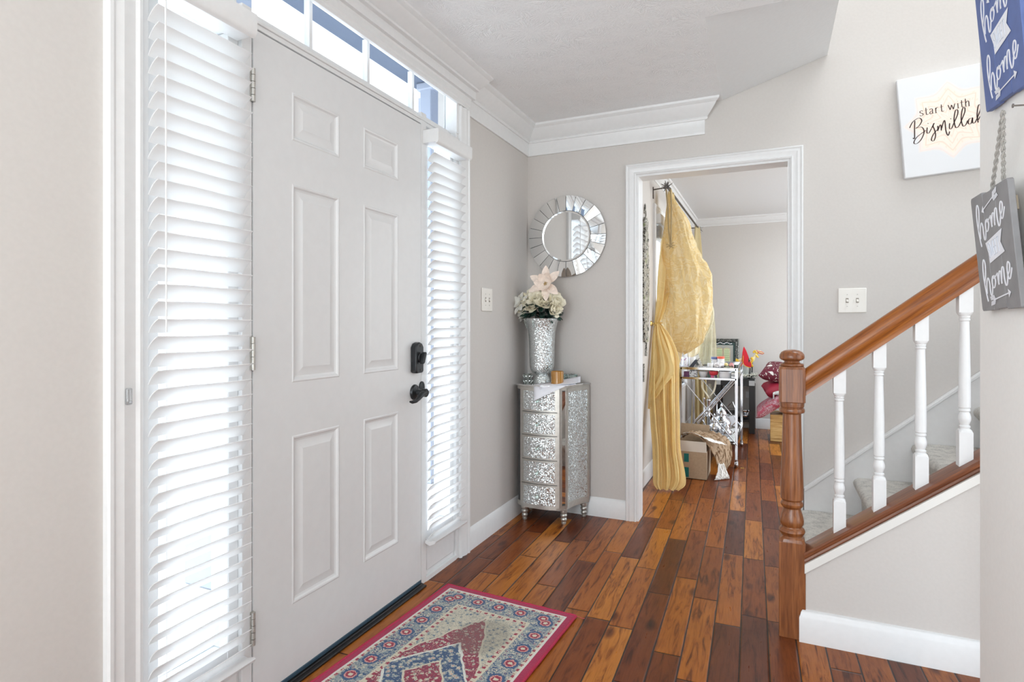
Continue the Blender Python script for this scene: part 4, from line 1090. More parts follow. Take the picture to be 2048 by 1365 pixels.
sheet_paper('folded white sheet below the upper letter, its corner drooping over the drawers', .268, 3.160, R(22), TZ+.0012, .24, .125, 1.2, 2.2, .02)
# ---------------------------------------------------------------- dining window
wi = sempty('window_4', (XL2-.06, (W0+W1)/2, WZ0)); wi.name = 'window_4'
m = M(); fx0, fx1 = XL2-.11, XL2-.07
m.box(fx0, fx1, W0, W0+.05, WZ0, WZ1); m.box(fx0, fx1, W1-.05, W1, WZ0, WZ1); m.box(fx0, fx1, W0, W1, WZ0, WZ0+.05); m.box(fx0, fx1, W0, W1, WZ1-.05, WZ1); m.box(fx0, fx1, W0, W1, 1.28, 1.33)
for k in range(1, 4): yy = W0+(W1-W0)*k/4; m.box(fx0+.01, fx1-.01, yy-.01, yy+.01, WZ0, WZ1)
struct('window_frame', m, white, wi); m = M().box(fx0+.015, fx0+.02, W0+.02, W1-.02, WZ0+.02, WZ1-.02); struct('pane', m, pane, wi, smooth=False)
m = M().box(XL2-.12, XL2+.03, W0-.02, W1+.02, WZ0-.025, WZ0); struct('window_sill', m, white, wi)
m = M(); P4 = [(XL2, W0, WZ0-.02), (XL2, W0, WZ1), (XL2, W1, WZ1), (XL2, W1, WZ0-.02)]
m.sweep(casing_prof(.07), P4, [(0, -1, 0), (0, -1, 1), (0, 1, 1), (0, 1, 0)], up=(1, 0, 0)); struct('window_casing', m, white, wi, angle=25)
t = thing('window_blind', 'white mini blind gathered up under its headrail in the dining window', 'blind', (XL2, 5.4, 1.9))
m = M().box(XL2-.02, XL2+.05, W0+.0, W1-.0, 1.955, 2.03); obj('headrail', m, white, t, bevel=.004)
m = M()
for k in range(16): m.box(XL2-.012, XL2+.038, W0+.02, W1-.02, 1.84+k*.0065, 1.8425+k*.0065)
obj('slats', m, slatm, t, smooth=False)
m = M(); m.tube([(XL2+.045, W0+.06, 1.96), (XL2+.06, W0+.10, 1.86), (XL2+.05, W0+.2, 1.80), (XL2+.055, W0+.28, 1.88), (XL2+.04, W0+.3, 1.95)], .0015, 6); obj('cord', m, white, t)
# curtain rod
rod_m = plain('bronze_rod', (.09, .075, .06), .4, .7); fin_m = plain('pewter', (.30, .29, .28), .4, .8, nscale=90, nstr=.3)
t = thing('curtain_rod', 'dark curtain rod on wall brackets with spiky pewter finials above the dining window', 'curtain rod', (XL2, 5.45, 2.2))
RX, RZ = .692, 2.205
m = M().tube([(RX, 4.50, RZ), (RX, 6.62, RZ)], .009, 12); obj('rod', m, rod_m, t)
for yy in (4.55, 6.55):
    m = M(); m.tube([(XL2, yy, RZ-.001), (XL2+.06, yy, RZ+.004), (RX, yy, RZ)], .0048, 8); m.box(XL2, XL2+.006, yy-.008, yy+.008, RZ-.07, RZ+.02); obj('bracket', m, rod_m, t)
for yy, s_ in ((4.50, -1), (6.62, 1)):
    m = M(); m.ball((RX, yy+s_*.012, RZ), .016, 12, 8)
    for k in range(16):
        a = k*2.4; b = (k/15-.5)*2.6; d = V((cos(a)*cos(b), s_*(.3+abs(sin(b)))*.7, sin(a)*cos(b)))
        m.tube([(RX, yy+s_*.012, RZ), tuple(V((RX, yy+s_*.012, RZ))+d*.034), tuple(V((RX, yy+s_*.012, RZ))+d*.048+V((0, 0, .006*sin(k))))], [.005, .004, .0012], 5)
    obj('finial', m, fin_m, t)
# ---------------------------------------------------------------- draperies
def interp(rows, u):
    k = u*(len(rows)-1); i = min(int(k), len(rows)-2); f = k-i
    p0, p1, p2, p3 = rows[max(i-1, 0)], rows[i], rows[i+1], rows[min(i+2, len(rows)-1)]
    return [.5*((2*b)+(-a+c)*f+(2*a-5*b+4*c-d)*f*f+(-a+3*b-3*c+d)*f**3) for a, b, c, d in zip(p0, p1, p2, p3)]
def drape(rows, nf, NR=70, NC=72, phase=0, seed=0, sway=.6):    # rows: z, xl, yl, xr, yr, amp
    P = []
    for i in range(NR+1):
        z_, xl, yl, xr, yr, am = interp(rows, i/NR); row = []
        dx, dy = xr-xl, yr-yl; L = math.hypot(dx, dy) or 1e-6; nx, ny = dy/L, -dx/L
        for j in range(NC+1):
            s_ = j/NC; ph = 2*pi*nf*(s_+.06*sin(3*s_+i*.02+seed))+phase+sway*sin(i*.045+seed)
            f = sin(ph)+.35*sin(2.3*ph+i*.03+seed)+.25*noise.noise(V((s_*9, i*.09, seed)))
            edge = min(1, 8*min(s_, 1-s_)+.25)
            d = am*f*edge
            P_ = (xl+dx*s_+nx*d, yl+dy*s_+ny*d, z_+.006*noise.noise(V((s_*5, i*.2, seed+3))))
            row.append(P_)
        P.append(row)
    return M().grid(P)
t = thing('gold_drape', 'gold satin drape falling from the near rod end to the floor, caught at a holdback', 'curtain', (.72, 4.3, 0))
rows = [(2.215, .680, 4.66, .70, 4.80, .008), (2.0, .655, 4.66, .72, 4.80, .012), (1.75, .620, 4.62, .70, 4.78, .016), (1.5, .605, 4.58, .69, 4.72, .018), (1.30, .60, 4.54, .67, 4.62, .014), (1.16, .59, 4.51, .63, 4.53, .007)]
obj('upper_drape', drape(rows, 3, 50, 48, seed=1), gold_satin, t, angle=180)
rows = [(1.175, .597, 4.50, .632, 4.53, .007), (1.06, .588, 4.48, .72, 4.50, .018), (.92, .592, 4.42, .785, 4.44, .030), (.78, .596, 4.36, .795, 4.40, .040), (.62, .600, 4.28, .805, 4.33, .046), (.45, .618, 4.22, .818, 4.27, .046), (.28, .645, 4.15, .832, 4.20, .044), (.12, .656, 4.11, .870, 4.15, .036), (.05, .662, 4.09, .872, 4.13, .026), (.010, .690, 4.08, .835, 4.12, .018)]
obj('lower_drape', drape(rows, 3.3, 90, 110, seed=2.2, sway=1.1), gold_satin, t, angle=180)
# overlapping front fold that wraps round to the left
rows = [(1.165, .60, 4.485, .628, 4.50, .004), (1.05, .590, 4.44, .675, 4.44, .010), (.90, .588, 4.39, .745, 4.38, .014), (.80, .588, 4.35, .765, 4.34, .014), (.70, .588, 4.31, .700, 4.30, .010), (.60, .590, 4.28, .640, 4.27, .006), (.54, .592, 4.26, .603, 4.26, .002)]
obj('overlapping_fold', drape(rows, 2.2, 50, 40, seed=5), gold_satin, t, angle=180)
t = thing('holdback', 'small brass curtain holdback on the dining wall gathering the gold drape', 'holdback', (.59, 4.49, 1.16))
m = M(); m.lathe([(.020, 0), (.021, .004), (.012, .010), (.006, .014), (.005, .03), (.011, .036), (.012, .042), (.001, .046)], seg=18); m.xf(Matrix.Translation((XL2, 4.46, 1.165)) @ Matrix.Rotation(R(90), 4, 'Y')); obj('post', m, brass, t)
m = M(); m.tube([(.615, 4.46, 1.165), (.64, 4.455, 1.178), (.655, 4.48, 1.17), (.645, 4.53, 1.165), (.60, 4.545, 1.16), (.58, 4.52, 1.15)], .004, 8); obj('tieback_loop', m, brass, t)
# organza swag hung in a bag by cords
t = thing('organza_swag', 'billowing golden organza swag bunched from the rod by a cord', 'curtain', (.82, 4.9, .85))
def blob(rows, NR=90, NC=72, seed=0., wr=1.):   # rows z, cx, cy, hx, hy
    P = []
    for i in range(NR+1):
        z_, cx, cy, hx, hy = interp(rows, i/NR); row = []
        for j in range(NC):
            a = 2*pi*j/NC; ca, sa = cos(a), sin(a)
            n1 = noise.noise(V((ca*2.2+seed, sa*2.2, i*.055))); n2 = noise.noise(V((ca*5, sa*5+seed, i*.05+seed))); n3 = noise.noise(V((ca*11+seed, sa*11, i*.12)))
            n4 = 1-2*abs(noise.noise(V((ca*4-seed, sa*4, i*.07))))
            f = 1+wr*(.16*n1+.12*n2+.07*n3+.11*n4+.06*sin(a*7+i*.05)+.03*sin(a*17-i*.07)*(1 if i < 55 else .5))
            row.append((cx+hx*f*ca, cy+hy*f*sa, z_+.02*n1*wr))
        P.append(row)
    return M().grid(P, closed=True)
rows = [(2.19, .694, 4.60, .012, .012), (2.12, .700, 4.62, .026, .02), (1.97, .728, 4.66, .078, .05), (1.85, .742, 4.67, .098, .06), (1.74, .760, 4.68, .118, .075), (1.62, .778, 4.69, .142, .08), (1.50, .790, 4.70, .155, .09), (1.35, .800, 4.70, .170, .10), (1.20, .800, 4.70, .162, .10), (1.08, .798, 4.70, .142, .08), (1.0, .785, 4.70, .11, .06), (.95, .78, 4.70, .06, .04), (.935, .78, 4.70, .012, .012)]
obj('swag_body', blob(rows, seed=3., wr=1.35), gold_sheer, t, angle=180)
rows = [(1.35, .86, 4.84, .98, 4.86, .012), (1.25, .88, 4.84, 1.0, 4.86, .016), (1.15, .88, 4.84, .985, 4.86, .016), (1.05, .86, 4.84, .935, 4.85, .010)]
obj('side_billow', drape([(1.56, .88, 4.84, .94, 4.86, .008)]+rows, 1.3, 40, 24, seed=4), pale_sheer, t, angle=180)
rows = [(1.16, .64, 4.72, .74, 4.76, .010), (1.0, .65, 4.72, .775, 4.75, .016), (.90, .66, 4.72, .765, 4.74, .014), (.80, .66, 4.72, .735, 4.74, .014), (.73, .655, 4.72, .725, 4.73, .010)]
obj('hanging_tail', drape(rows, 2.3, 50, 40, seed=7), gold_sheer, t, angle=180)
rows = [(1.10, .74, 4.90, .84, 4.92, .006), (1.03, .75, 4.90, .875, 4.92, .014), (.97, .765, 4.90, .885, 4.92, .014), (.92, .79, 4.90, .87, 4.91, .010), (.89, .80, 4.90, .83, 4.905, .006)]
obj('satin_lining', drape(rows, 2., 40, 40, seed=9), cream_satin, t, angle=180)
rows = [(1.40, .84, 5.22, .95, 5.24, .01), (1.15, .85, 5.22, .975, 5.24, .014), (1.0, .82, 5.22, .985, 5.24, .016), (.86, .80, 5.22, .990, 5.24, .014), (.815, .80, 5.22, .985, 5.24, .010)]
obj('sheer_panel', drape(rows, 3., 50, 50, seed=11), pale_sheer, t, angle=180)
m = M()
for dx in (-.010, .018):
    m.tube([(RX+dx*1.2, 4.52, RZ-.01), (RX+.010+dx, 4.53, 2.05), (.702+dx*.7, 4.545, 1.88), (.708+dx*.2, 4.56, 1.775)], .0062, 7)
m.ball((.708, 4.565, 1.765), .014, 10, 6)
for k in range(7): a = k*.9; m.tube([(.708, 4.562, 1.765), (.708+.035*cos(a), 4.562-.012, 1.765+.03*sin(a))], .003, 5)
obj('cord', m, plain('twisted_gold_cord', (.45, .34, .17), .6, nscale=400, nstr=.6), t)
t = thing('pale_drape', 'dull gold satin drape at the far end of the dining window, behind the bar cart', 'curtain', (.73, 6.5, 0))
rows = [(2.215, .68, 6.42, .70, 6.60, .01), (1.6, .65, 6.42, .73, 6.60, .02), (1.2, .62, 6.45, .66, 6.52, .01), (.9, .66, 6.45, .735, 6.50, .02), (.6, .655, 6.42, .78, 6.46, .028), (.35, .645, 6.40, .80, 6.44, .03), (.012, .63, 6.38, .82, 6.42, .03)]
obj('drape_cloth', drape(rows, 3.4, 80, 60, seed=13), dull_satin, t, angle=180)
# ---------------------------------------------------------------- wall ornaments on the near strip of wall
def mk_fili():
    m, t, p = newmat('blackened_silver_filigree'); v = xyz(t, 'Object', scale=(1, 1.6, 1))
    n = noise_(t, v, 62, 3, .7, 1.2); c = ramp(t, n, [(.42, (.05, .045, .04)), (.5, (.32, .31, .27)), (.58, (.72, .71, .66))])
    c = mix(t, (noise_(t, xyz(t), 14, 1) > .66)*.8, c, (.3, .36, .2)); t.links.new(c.k, p.inputs['Base Color']); setin(p, rough=.4, metal=.35)
    t.links.new(bump(t, n, .8, .01), p.inputs['Normal']); return m
fili = mk_fili()
t = thing('wall_hanging', 'tall openwork black and silver ornament on the wall strip beside the doorway', 'wall ornament', (XL2, 4.2, 1.0))
m = M(); pr = []
for k in range(33):
    z_ = 1.03+(1.93-1.03)*k/32; w_ = .055+.045*sin(pi*min(1, k/32*1.15))+.014*sin(k*2.1); pr.append((z_, w_))
m.prism([(4.225+w_, z_) for z_, w_ in pr]+[(4.225-w_, z_) for z_, w_ in pr[::-1]], lambda a, b, d: (d, a, b), XL2+.002, XL2+.016); obj('openwork_panel', m, fili, t)
for k in range(14):
    z_ = 1.06+.065*k; obj('scroll', M().ball((XL2+.016, 4.225+.05*sin(k*1.9), z_), .017, 10, 6, (.5, 1, 1)), fili, t)
m = M(); m.tube([(XL2+.012, 4.225, 1.92), (XL2+.012, 4.18, 2.02), (XL2+.012, 4.15, 1.95)], .006, 7); obj('crest', m, fili, t); m = M(); m.tube([(XL2+.012, 4.225, 1.03), (XL2+.014, 4.21, .98), (XL2+.012, 4.22, .93)], .008, 7)
obj('pendant', m, fili, t)
m = M(); m.box(XL2+.001, XL2+.010, 4.165, 4.185, .745, .875)
tag(obj('wall_plaque', m, fili, bevel=.002), 'thin upright metal plaque low on the wall strip under the openwork ornament', 'wall ornament')
# ---------------------------------------------------------------- bar cart
t = thing('bar_cart', 'chrome bar cart with crossed braces, castors and mirrored shelves', 'cart', (.94, 5.45, 0))
cx0, cx1, cy0, cy1 = .722, 1.158, 5.0, 5.90
bar = .0105
for x_ in (cx0, cx1):
    for y_ in (cy0, cy1):
        m = M().box(x_-bar, x_+bar, y_-bar, y_+bar, .065, .80); obj('post', m, chrome, t, bevel=.001)
        m = M(); m.ball((x_, y_, .026), .026, 16, 10, (.65, 1, 1)); m.tube([(x_, y_, .04), (x_, y_, .07)], .010, 10); m.box(x_-.014, x_+.014, y_-.02, y_+.02, .03, .05); obj('castor', m, chrome, t, bevel=.001)
for z_, h in ((.793, .0105), (.712, .0085)):
    m = M(); m.box(cx0, cx1, cy0-bar, cy0+bar, z_-h, z_+h); m.box(cx0, cx1, cy1-bar, cy1+bar, z_-h, z_+h); m.box(cx0-bar, cx0+bar, cy0, cy1, z_-h, z_+h); m.box(cx1-bar, cx1+bar, cy0, cy1, z_-h, z_+h); obj('shelf_rail', m, chrome, t, bevel=.0008)
m = M(); z_ = .20; m.box(cx0, cx1, cy0-.006, cy0+.006, z_-.02, z_-.006); m.box(cx0, cx1, cy1-.006, cy1+.006, z_-.02, z_-.006); m.box(cx0-.006, cx0+.006, cy0, cy1, z_-.02, z_-.006); m.box(cx1-.006, cx1+.006, cy0, cy1, z_-.02, z_-.006)
obj('shelf_rail', m, chrome, t, bevel=.0008)
for y_ in (cy0, cy1):
    for s_ in (-1, 1):
        for o_ in (-.018, .018):
            if s_ < 0 and o_ > 0: continue
            m = M(); a, b = ((cx0, cx1) if s_ > 0 else (cx1, cx0))
            m.tube([(a+.005+o_*(s_ > 0), y_+.012*s_, .185), (b-.012*s_+o_*(s_ > 0)*.7, y_+.012*s_, .705)], .0048, 10); obj('brace', m, chrome, t)
m = M(); m.ball(((cx0+cx1)/2, cy0, .45), .012, 10, 8); obj('brace_hub', m, chrome, t)
obj('top_shelf', M().box(cx0+.006, cx1-.006, cy0+.006, cy1-.006, .783, .789), glass, t, smooth=False)
obj('middle_shelf', M().box(cx0+.006, cx1-.006, cy0+.006, cy1-.006, .706, .712), glass, t, smooth=False)
obj('lower_shelf', M().box(cx0+.006, cx1-.006, cy0+.006, cy1-.006, .192, .198), mirror, t, smooth=False)
T1, T2, T3 = .789, .712, .198
china = plain('white_china', (.85, .85, .86), .15); patt = spotted('patterned_box', (.82, .82, .84), (.08, .07, .09), 70, .45)
redp = plain('red_plastic', (.75, .03, .05), .35); redo = plain('coral_lid', (.80, .13, .07), .4); bluep = plain('blue_lid', (.13, .17, .38), .4)
pinkp = plain('pink_plastic', (.78, .12, .35), .4); purple = plain('plum_box', (.16, .05, .14), .5); clearj = mk_pane('thin_clear_plastic', (.93, .94, .95), .18)
def L(o, l, c, g=None): return tag(o, l, c, g)
def cyl(x_, y_, z_, r, h, seg=22, fl=0, taper=1.): return M().lathe([(r*taper*.94, 0), (r*taper, .002), (r, h-.002), (r*.98, h), (r*.9, h), (r*.86, h-.004), (r*.8*taper, .005), (.001, .004)], (x_, y_, z_), seg, cap=False)
def mug(lbl, x_, y_, z_, r, h, mat): 
    t = thing('mug', lbl, 'mug', (x_, y_, z_)); obj('mug_body', cyl(x_, y_, z_, r, h), mat, t)
    obj('mug_handle', M().tube([(x_-r, y_-.004, z_+h*.8), (x_-r-.018, y_-.008, z_+h*.75), (x_-r-.02, y_-.008, z_+h*.4), (x_-r, y_-.004, z_+h*.22)], .0038, 8), mat, t)
flow = spotted('flower_print_mug', (.80, .82, .87), (.45, .22, .5), 28, .46)
mug('tall pale mug with a purple flower print at the left of the cart top', .752, 5.03, T1, .026, .095, flow)
L(obj('tumbler', cyl(.808, 5.07, T1, .029, .096, taper=.85), china), 'plain white tumbler just right of the flowered mug', 'tumbler')
m = M().box(-.035, .035, -.004, .004, 0, .150)
t = thing('card', 'white and black greeting card propped up leaning on the cart top', 'card', (.862, 5.06, T1), (R(-12), R(-22), 0))
obj('card_face', m, spotted('script_card', (.78, .77, .74), (.30, .28, .26), 90, .42), t, local=True)
obj('card_picture', M().prism([(-.008, .03), (.012, .025), (.006, .09), (-.012, .105)], lambda a, b, d: (a, d, b), -.0055, -.004), plain('card_grey', (.10, .11, .11), .6), t, local=True)
L(obj('black_band', M().prism([(.775, T1), (.815, T1), (.86, T1+.075), (.835, T1+.075)], lambda a, b, d: (a, d, b), 5.018, 5.022), plain('black_ribbon', (.03, .035, .05), .5)), 'black ribbon band leaning in front of the propped card', 'ribbon')
def jar(lbl, x_, y_, z_, r, h, lid):
    t = thing('lidded_jar', lbl, 'jar', (x_, y_, z_)); obj('jar_body', cyl(x_, y_, z_, r, h), spotted('frosted_jar', (.8, .8, .82), (.45, .42, .45), 60, .48), t)
    obj('lid', M().lathe([(r*1.04, 0), (r*1.06, .002), (r*1.06, .016), (r, .018)], (x_, y_, z_+h), 24), lid, t)
jar('clear jar with a blue lid on the cart top', .982, 5.12, T1, .027, .078, bluep); jar('clear jar with a coral red lid on the cart top', 1.032, 5.10, T1, .028, .084, redo)
L(obj('white_tub', cyl(.955, 5.03, T1, .024, .050), china), 'small white tub at the middle of the cart top edge', 'tub')
def crumple(x_, y_, z_, rx, ry, rz_, seed, amp=.5):
    m = M(); P = []
    for i in range(13):
        th = pi*i/12; row = []
        for j in range(20):
            a = 2*pi*j/20; n_ = noise.noise(V((cos(a)*3+seed, sin(a)*3, th*2.2)))+.6*noise.noise(V((cos(a)*8+seed, sin(a)*8, th*5)))
            f = 1+amp*n_; row.append((x_+rx*f*sin(th)*cos(a), y_+ry*f*sin(th)*sin(a), max(z_, z_+rz_*(1-cos(th)*f))))
        P.append(row)
    return M().grid(P, closed=True)
tissue = spotted('print_tissue', (.82, .80, .82), (.25, .2, .25), 45, .50)
L(obj('wrapped_sweets', crumple(1.015, 5.045, T1, .042, .03, .026, 1.3), tissue, angle=20), 'crumpled pile of wrapped favours in front of the coral lid jar', 'favours')
L(obj('candy_dish', M().lathe([(.02, 0), (.026, .004), (.034, .02), (.036, .03), (.033, .03), (.022, .01), (.001, .008)], (1.095, 5.05, T1), 20, cap=False), crystal_m), 'glass dish near the right corner of the cart top', 'dish')
L(obj('foil_sweet', M().ball((1.075, 5.06, T1+.038), .016, 12, 8), plain('yellow_foil', (.8, .65, .3), .35)), 'yellow foil sweet standing above the glass dish', 'sweet')
L(obj('pink_bow', crumple(1.115, 5.08, T1+.0, .020, .015, .026, 4.), plain('pink_ribbon', (.78, .38, .38), .5), angle=30), 'pale pink ribbon bow beside the foil sweet', 'bow')
L(obj('cream_box', M().box(1.06, 1.135, 5.02, 5.045, T1, T1+.018), plain('cream_card', (.75, .68, .5), .6), bevel=.002), 'flat cream box at the front right of the cart top', 'box')
L(obj('silver_tray', M().lathe([(.055, 0), (.06, .002), (.066, .010), (.064, .011), (.05, .004), (.001, .004)], (.905, 5.12, T1), 28, sq=1.3, cap=False), silver), 'silver tray in the middle of the cart top', 'tray')
m = M()
for k in range(9): a = k*.8; m.tube([(.865+.011*k+.012*cos(q*1.05), 5.03, T1+.012+.009*sin(q*1.05)) for q in range(7)], .0022, 5)
L(obj('chain', m, silver), 'loose silver chain lying along the front of the cart top', 'chain')
# middle shelf
L(obj('plum_box', M().box(.742, .785, 5.03, 5.08, T2, T2+.05), purple, bevel=.002), 'plum coloured box at the left of the middle cart shelf', 'box')
L(obj('patterned_box', M().box(.788, .850, 5.03, 5.09, T2, T2+.060), patt, bevel=.002), 'black and white patterned box on the middle cart shelf', 'box')
L(obj('white_bowl', M().lathe([(.018, 0), (.022, .004), (.036, .04), (.038, .055), (.035, .055), (.02, .01), (.001, .008)], (.896, 5.06, T2), 24, cap=False), china), 'white china bowl on the middle cart shelf left of the red tub', 'bowl')
L(obj('red_tub', M().lathe([(.022, .022), (.033, .03), (.038, .05), (.036, .06), (.01, .062)], (.978, 5.06, T2), 22), redp), 'red plastic tub on the middle cart shelf', 'tub')
L(obj('pink_box', M().box(.958, .982, 5.035, 5.06, T2, T2+.024), pinkp, bevel=.002), 'bright pink little box under the red tub', 'box')
L(obj('perfume_bottle', M().lathe([(.009, 0), (.009, .022), (.004, .026), (.004, .032), (.001, .033)], (1.0, 5.035, T2), 14), plain('dark_bottle', (.06, .05, .1), .2)), 'tiny dark bottle beside the pink box', 'bottle')
L(obj('tissue_roll', M().lathe([(.047, 0), (.048, .002), (.048, .060), (.047, .062), (.015, .062), (.015, .05), (.001, .05)], (1.066, 5.06, T2), 28, cap=False), sheetw), 'large white paper roll on the middle cart shelf', 'paper roll')
for k in range(4): L(obj('paper_stack', M().box(1.118, 1.148, 5.02, 5.20, T2+k*.013, T2+.009+k*.013), (sheetw, silver, sheetw, champ)[k], bevel=.001), 'thin %s packet at the right of the middle cart shelf, %s' % (('white', 'silver', 'white', 'grey')[k], ('lowest', 'second lowest', 'third lowest', 'topmost')[k]), 'packet', 'packets on the middle cart shelf')
# lower shelf: silver tea things on crumpled tissue
P = []
for i in range(25):
    row = []
    for j in range(25):
        x_ = cx0+.03+(cx1-cx0-.04)*i/24; y_ = cy0+.02+.62*j/24; row.append((x_, y_, T3+.004+.018*abs(noise.noise(V((x_*14, y_*14, 1))))+.01*abs(noise.noise(V((x_*40, y_*40, 2))))))
    P.append(row)
L(obj('tissue_sheet', M().grid(P), plain('white_tissue', (.82, .82, .80), .6, nscale=40, nstr=.5), angle=20, solid=.0006), 'crumpled white tissue spread over the lower cart shelf', 'tissue paper')
def teapot(lbl, x_, y_, s_, z_=T3+.014):
    t = thing('teapot', lbl, 'teapot', (x_, y_, z_))
    obj('teapot_body', M().lathe([(a*s_, b*s_) for a, b in ((.028, 0), (.034, .004), (.030, .012), (.050, .03), (.066, .06), (.068, .085), (.055, .11), (.036, .125), (.032, .14), (.036, .148))], (x_, y_, z_), 24), silver, t, angle=60)
    obj('lid', M().lathe([(a*s_, b*s_) for a, b in ((.038, .146), (.036, .158), (.024, .178), (.010, .190), (.006, .196), (.011, .204), (.007, .214), (.001, .226))], (x_, y_, z_), 20), silver, t, angle=60)
    obj('spout', M().tube([(x_-.05*s_, y_, z_+.05*s_), (x_-.085*s_, y_, z_+.08*s_), (x_-.095*s_, y_, z_+.12*s_), (x_-.115*s_, y_, z_+.15*s_)], [.014*s_, .010*s_, .007*s_, .006*s_], 10), silver, t)
    obj('handle', M().tube([(x_+.04*s_, y_, z_+.135*s_), (x_+.09*s_, y_, z_+.14*s_), (x_+.10*s_, y_, z_+.09*s_), (x_+.062*s_, y_, z_+.05*s_)], .006*s_, 8), silver, t)
teapot('taller ornate silver teapot on the lower cart shelf, at the back', 1.02, 5.34, 1.15); teapot('rounded silver teapot on the lower cart shelf, in front of the taller one', .975, 5.18, .85); teapot('small silver teapot on the lower cart shelf, nearest the right post', 1.075, 5.12, .62)
def cstick(lbl, x_, y_, h, r=.011):
    L(obj('candlestick', M().lathe([(.032, 0), (.034, .004), (.016, .012), (.008, .03), (r, .05), (r, h*.5), (r*1.5, h*.52), (r, h*.55), (r, h-.02), (r*1.4, h-.01), (r*1.2, h)], (x_, y_, T3+.012), 18), silver, angle=50), lbl, 'candlestick')
cstick('thick silver candlestick at the centre of the lower cart shelf', .920, 5.255, .30, .013); cstick('slim silver candlestick left of the thick one on the lower cart shelf', .872, 5.36, .30, .007); cstick('slim silver candlestick right of the thick one on the lower cart shelf', .970, 5.47, .30, .006)
for k, (x_, y_) in enumerate(((.99, 5.10), (1.03, 5.09), (.985, 5.06), (1.085, 5.26))):
    L(obj('silver_cup', M().lathe([(.016, 0), (.018, .003), (.010, .008), (.02, .018), (.027, .034), (.028, .042), (.026, .042), (.018, .02), (.001, .016)], (x_, y_, T3+.012), 18, cap=False), silver), ('small silver cup among the tea things, behind the other near cups', 'small silver cup among the tea things, rightmost of the near three', 'small silver cup nearest the front edge of the lower cart shelf', 'small silver cup beside the back teapot handle')[k], 'cup', 'silver cups on the cart')
amb2, _t, _p = newmat('pale_yellow_glass'); _p.inputs['Base Color'].default_value = (.85, .76, .42, 1); setin(_p, rough=.08, trans=.6)
for x_, l_ in ((.805, 'pale yellow glass tumbler at the left of the lower cart shelf'), (.862, 'pale yellow glass tumbler right of its twin on the lower cart shelf')): L(obj('yellow_glass', cyl(x_, 5.12, T3+.012, .027, .060), amb2), l_, 'glass', 'yellow glasses on the cart')
L(obj('white_card', M().prism([(1.0, T3+.10), (1.13, T3+.06), (1.135, T3+.14), (1.02, T3+.175)], lambda a, b, d: (a, d+(b-T3)*.3, b), 5.42, 5.424), sheetw), 'white card leaning behind the teapots on the lower cart shelf', 'card')
m = M(); rib = [(.885, 5.02, .705), (.895, 5.02, .67), (.888, 5.02, .64), (.905, 5.015, .61), (.935, 5.01, .575), (.948, 5.01, .545)]
for a in (rib, [(1.0, 5.02, .705), (.995, 5.02, .65), (.985, 5.015, .60), (.95, 5.01, .565)]):
    m.grid([[(p[0]-.007, p[1]-.003, p[2]) for p in a], [(p[0]+.007, p[1]+.004*sin(i*2), p[2]) for i, p in enumerate(a)]])
L(obj('lace_ribbon', m, plain('cream_lace', (.72, .68, .55), .7), solid=.001, sub=1), 'cream lace ribbon dangling in a loop below the middle cart shelf', 'ribbon')
# ---------------------------------------------------------------- console table
t = thing('console_table', 'black console table with a glass top against the far dining wall', 'table', (.95, 6.75, 0))
tx0, tx1, ty0, ty1 = .86, 1.255, 6.62, 6.985
for x_ in (tx0, tx1-.055):
    for y_ in (ty0, ty1-.055):
        m = M(); m.prism([(x_, y_), (x_+.055, y_), (x_+.055, y_+.055), (x_, y_+.055)], lambda a, b, d: (a, b, d), 0, .508); obj('leg', m, blackp, t, bevel=.002)
        obj('mirrored_block', M().box(x_-.001, x_+.056, y_-.001, y_+.056, .508, .562), plain('brushed_silver_block', (.55, .56, .55), .4, .4), t, bevel=.002)
obj('apron', M().box(tx0+.05, tx1-.05, ty0+.01, ty0+.03, .50, .562), blackp, t); obj('apron', M().box(tx0+.05, tx1-.05, ty1-.03, ty1-.01, .50, .562), blackp, t)
obj('table_frame', M().box(tx0, tx1, ty0, ty1, .562, .578), blackp, t, bevel=.002); obj('glass_top', M().box(tx0-.01, tx1+.008, ty0-.01, ty1, .578, .590), mk_glass('green_glass', (.75, .9, .84)), t, bevel=.001)
obj('lower_shelf', M().box(tx0+.005, tx1-.005, ty0+.02, ty1-.02, .118, .140), blackp, t)
G1 = .590
for k in range(5): L(obj('silver_platter', M().lathe([(.08, 0), (.10, .004), (.125, .014), (.123, .016), (.09, .007), (.001, .007)], (1.0, 6.80, .142+k*.017), 30, sq=.9, cap=False), silver), 'silver platter in the stack on the low table shelf, %s' % ('bottom of the five', 'second from the bottom', 'middle of the five', 'second from the top', 'top of the five')[k], 'platter', 'platters on the low table shelf')
m = M().lathe([(.02, 0), (.024, .003), (.03, .012), (.055, .03), (.062, .05), (.060, .055), (.045, .055)], (0, 0, 0), 24); 
for zz, rr in ((0, 1), (.052, .8)):
    m2 = M().lathe([(.024*rr, 0), (.028*rr, .006), (.05*rr, .022), (.058*rr, .040), (.055*rr, .048), (.03*rr, .05), (.001, .052)], (1.165, 6.72, .14+zz), 24)
    L(obj('silver_bowl', m2, silver, angle=50), 'lidded silver bowl at the right of the low table shelf, %s' % ('the lower of the pair' if zz == 0 else 'the upper of the pair'), 'bowl')
L(obj('silver_rack', M().tube([(.95, 6.75, .235), (1.0, 6.75, .29), (1.03, 6.75, .31), (1.05, 6.75, .25)], .008, 8), silver), 'bent silver handle resting above the stacked platters', 'handle')
t = thing('table_lamp', 'pale ceramic lamp with a brass foot on the floor behind the cart', 'lamp', (.79, 6.72, 0))
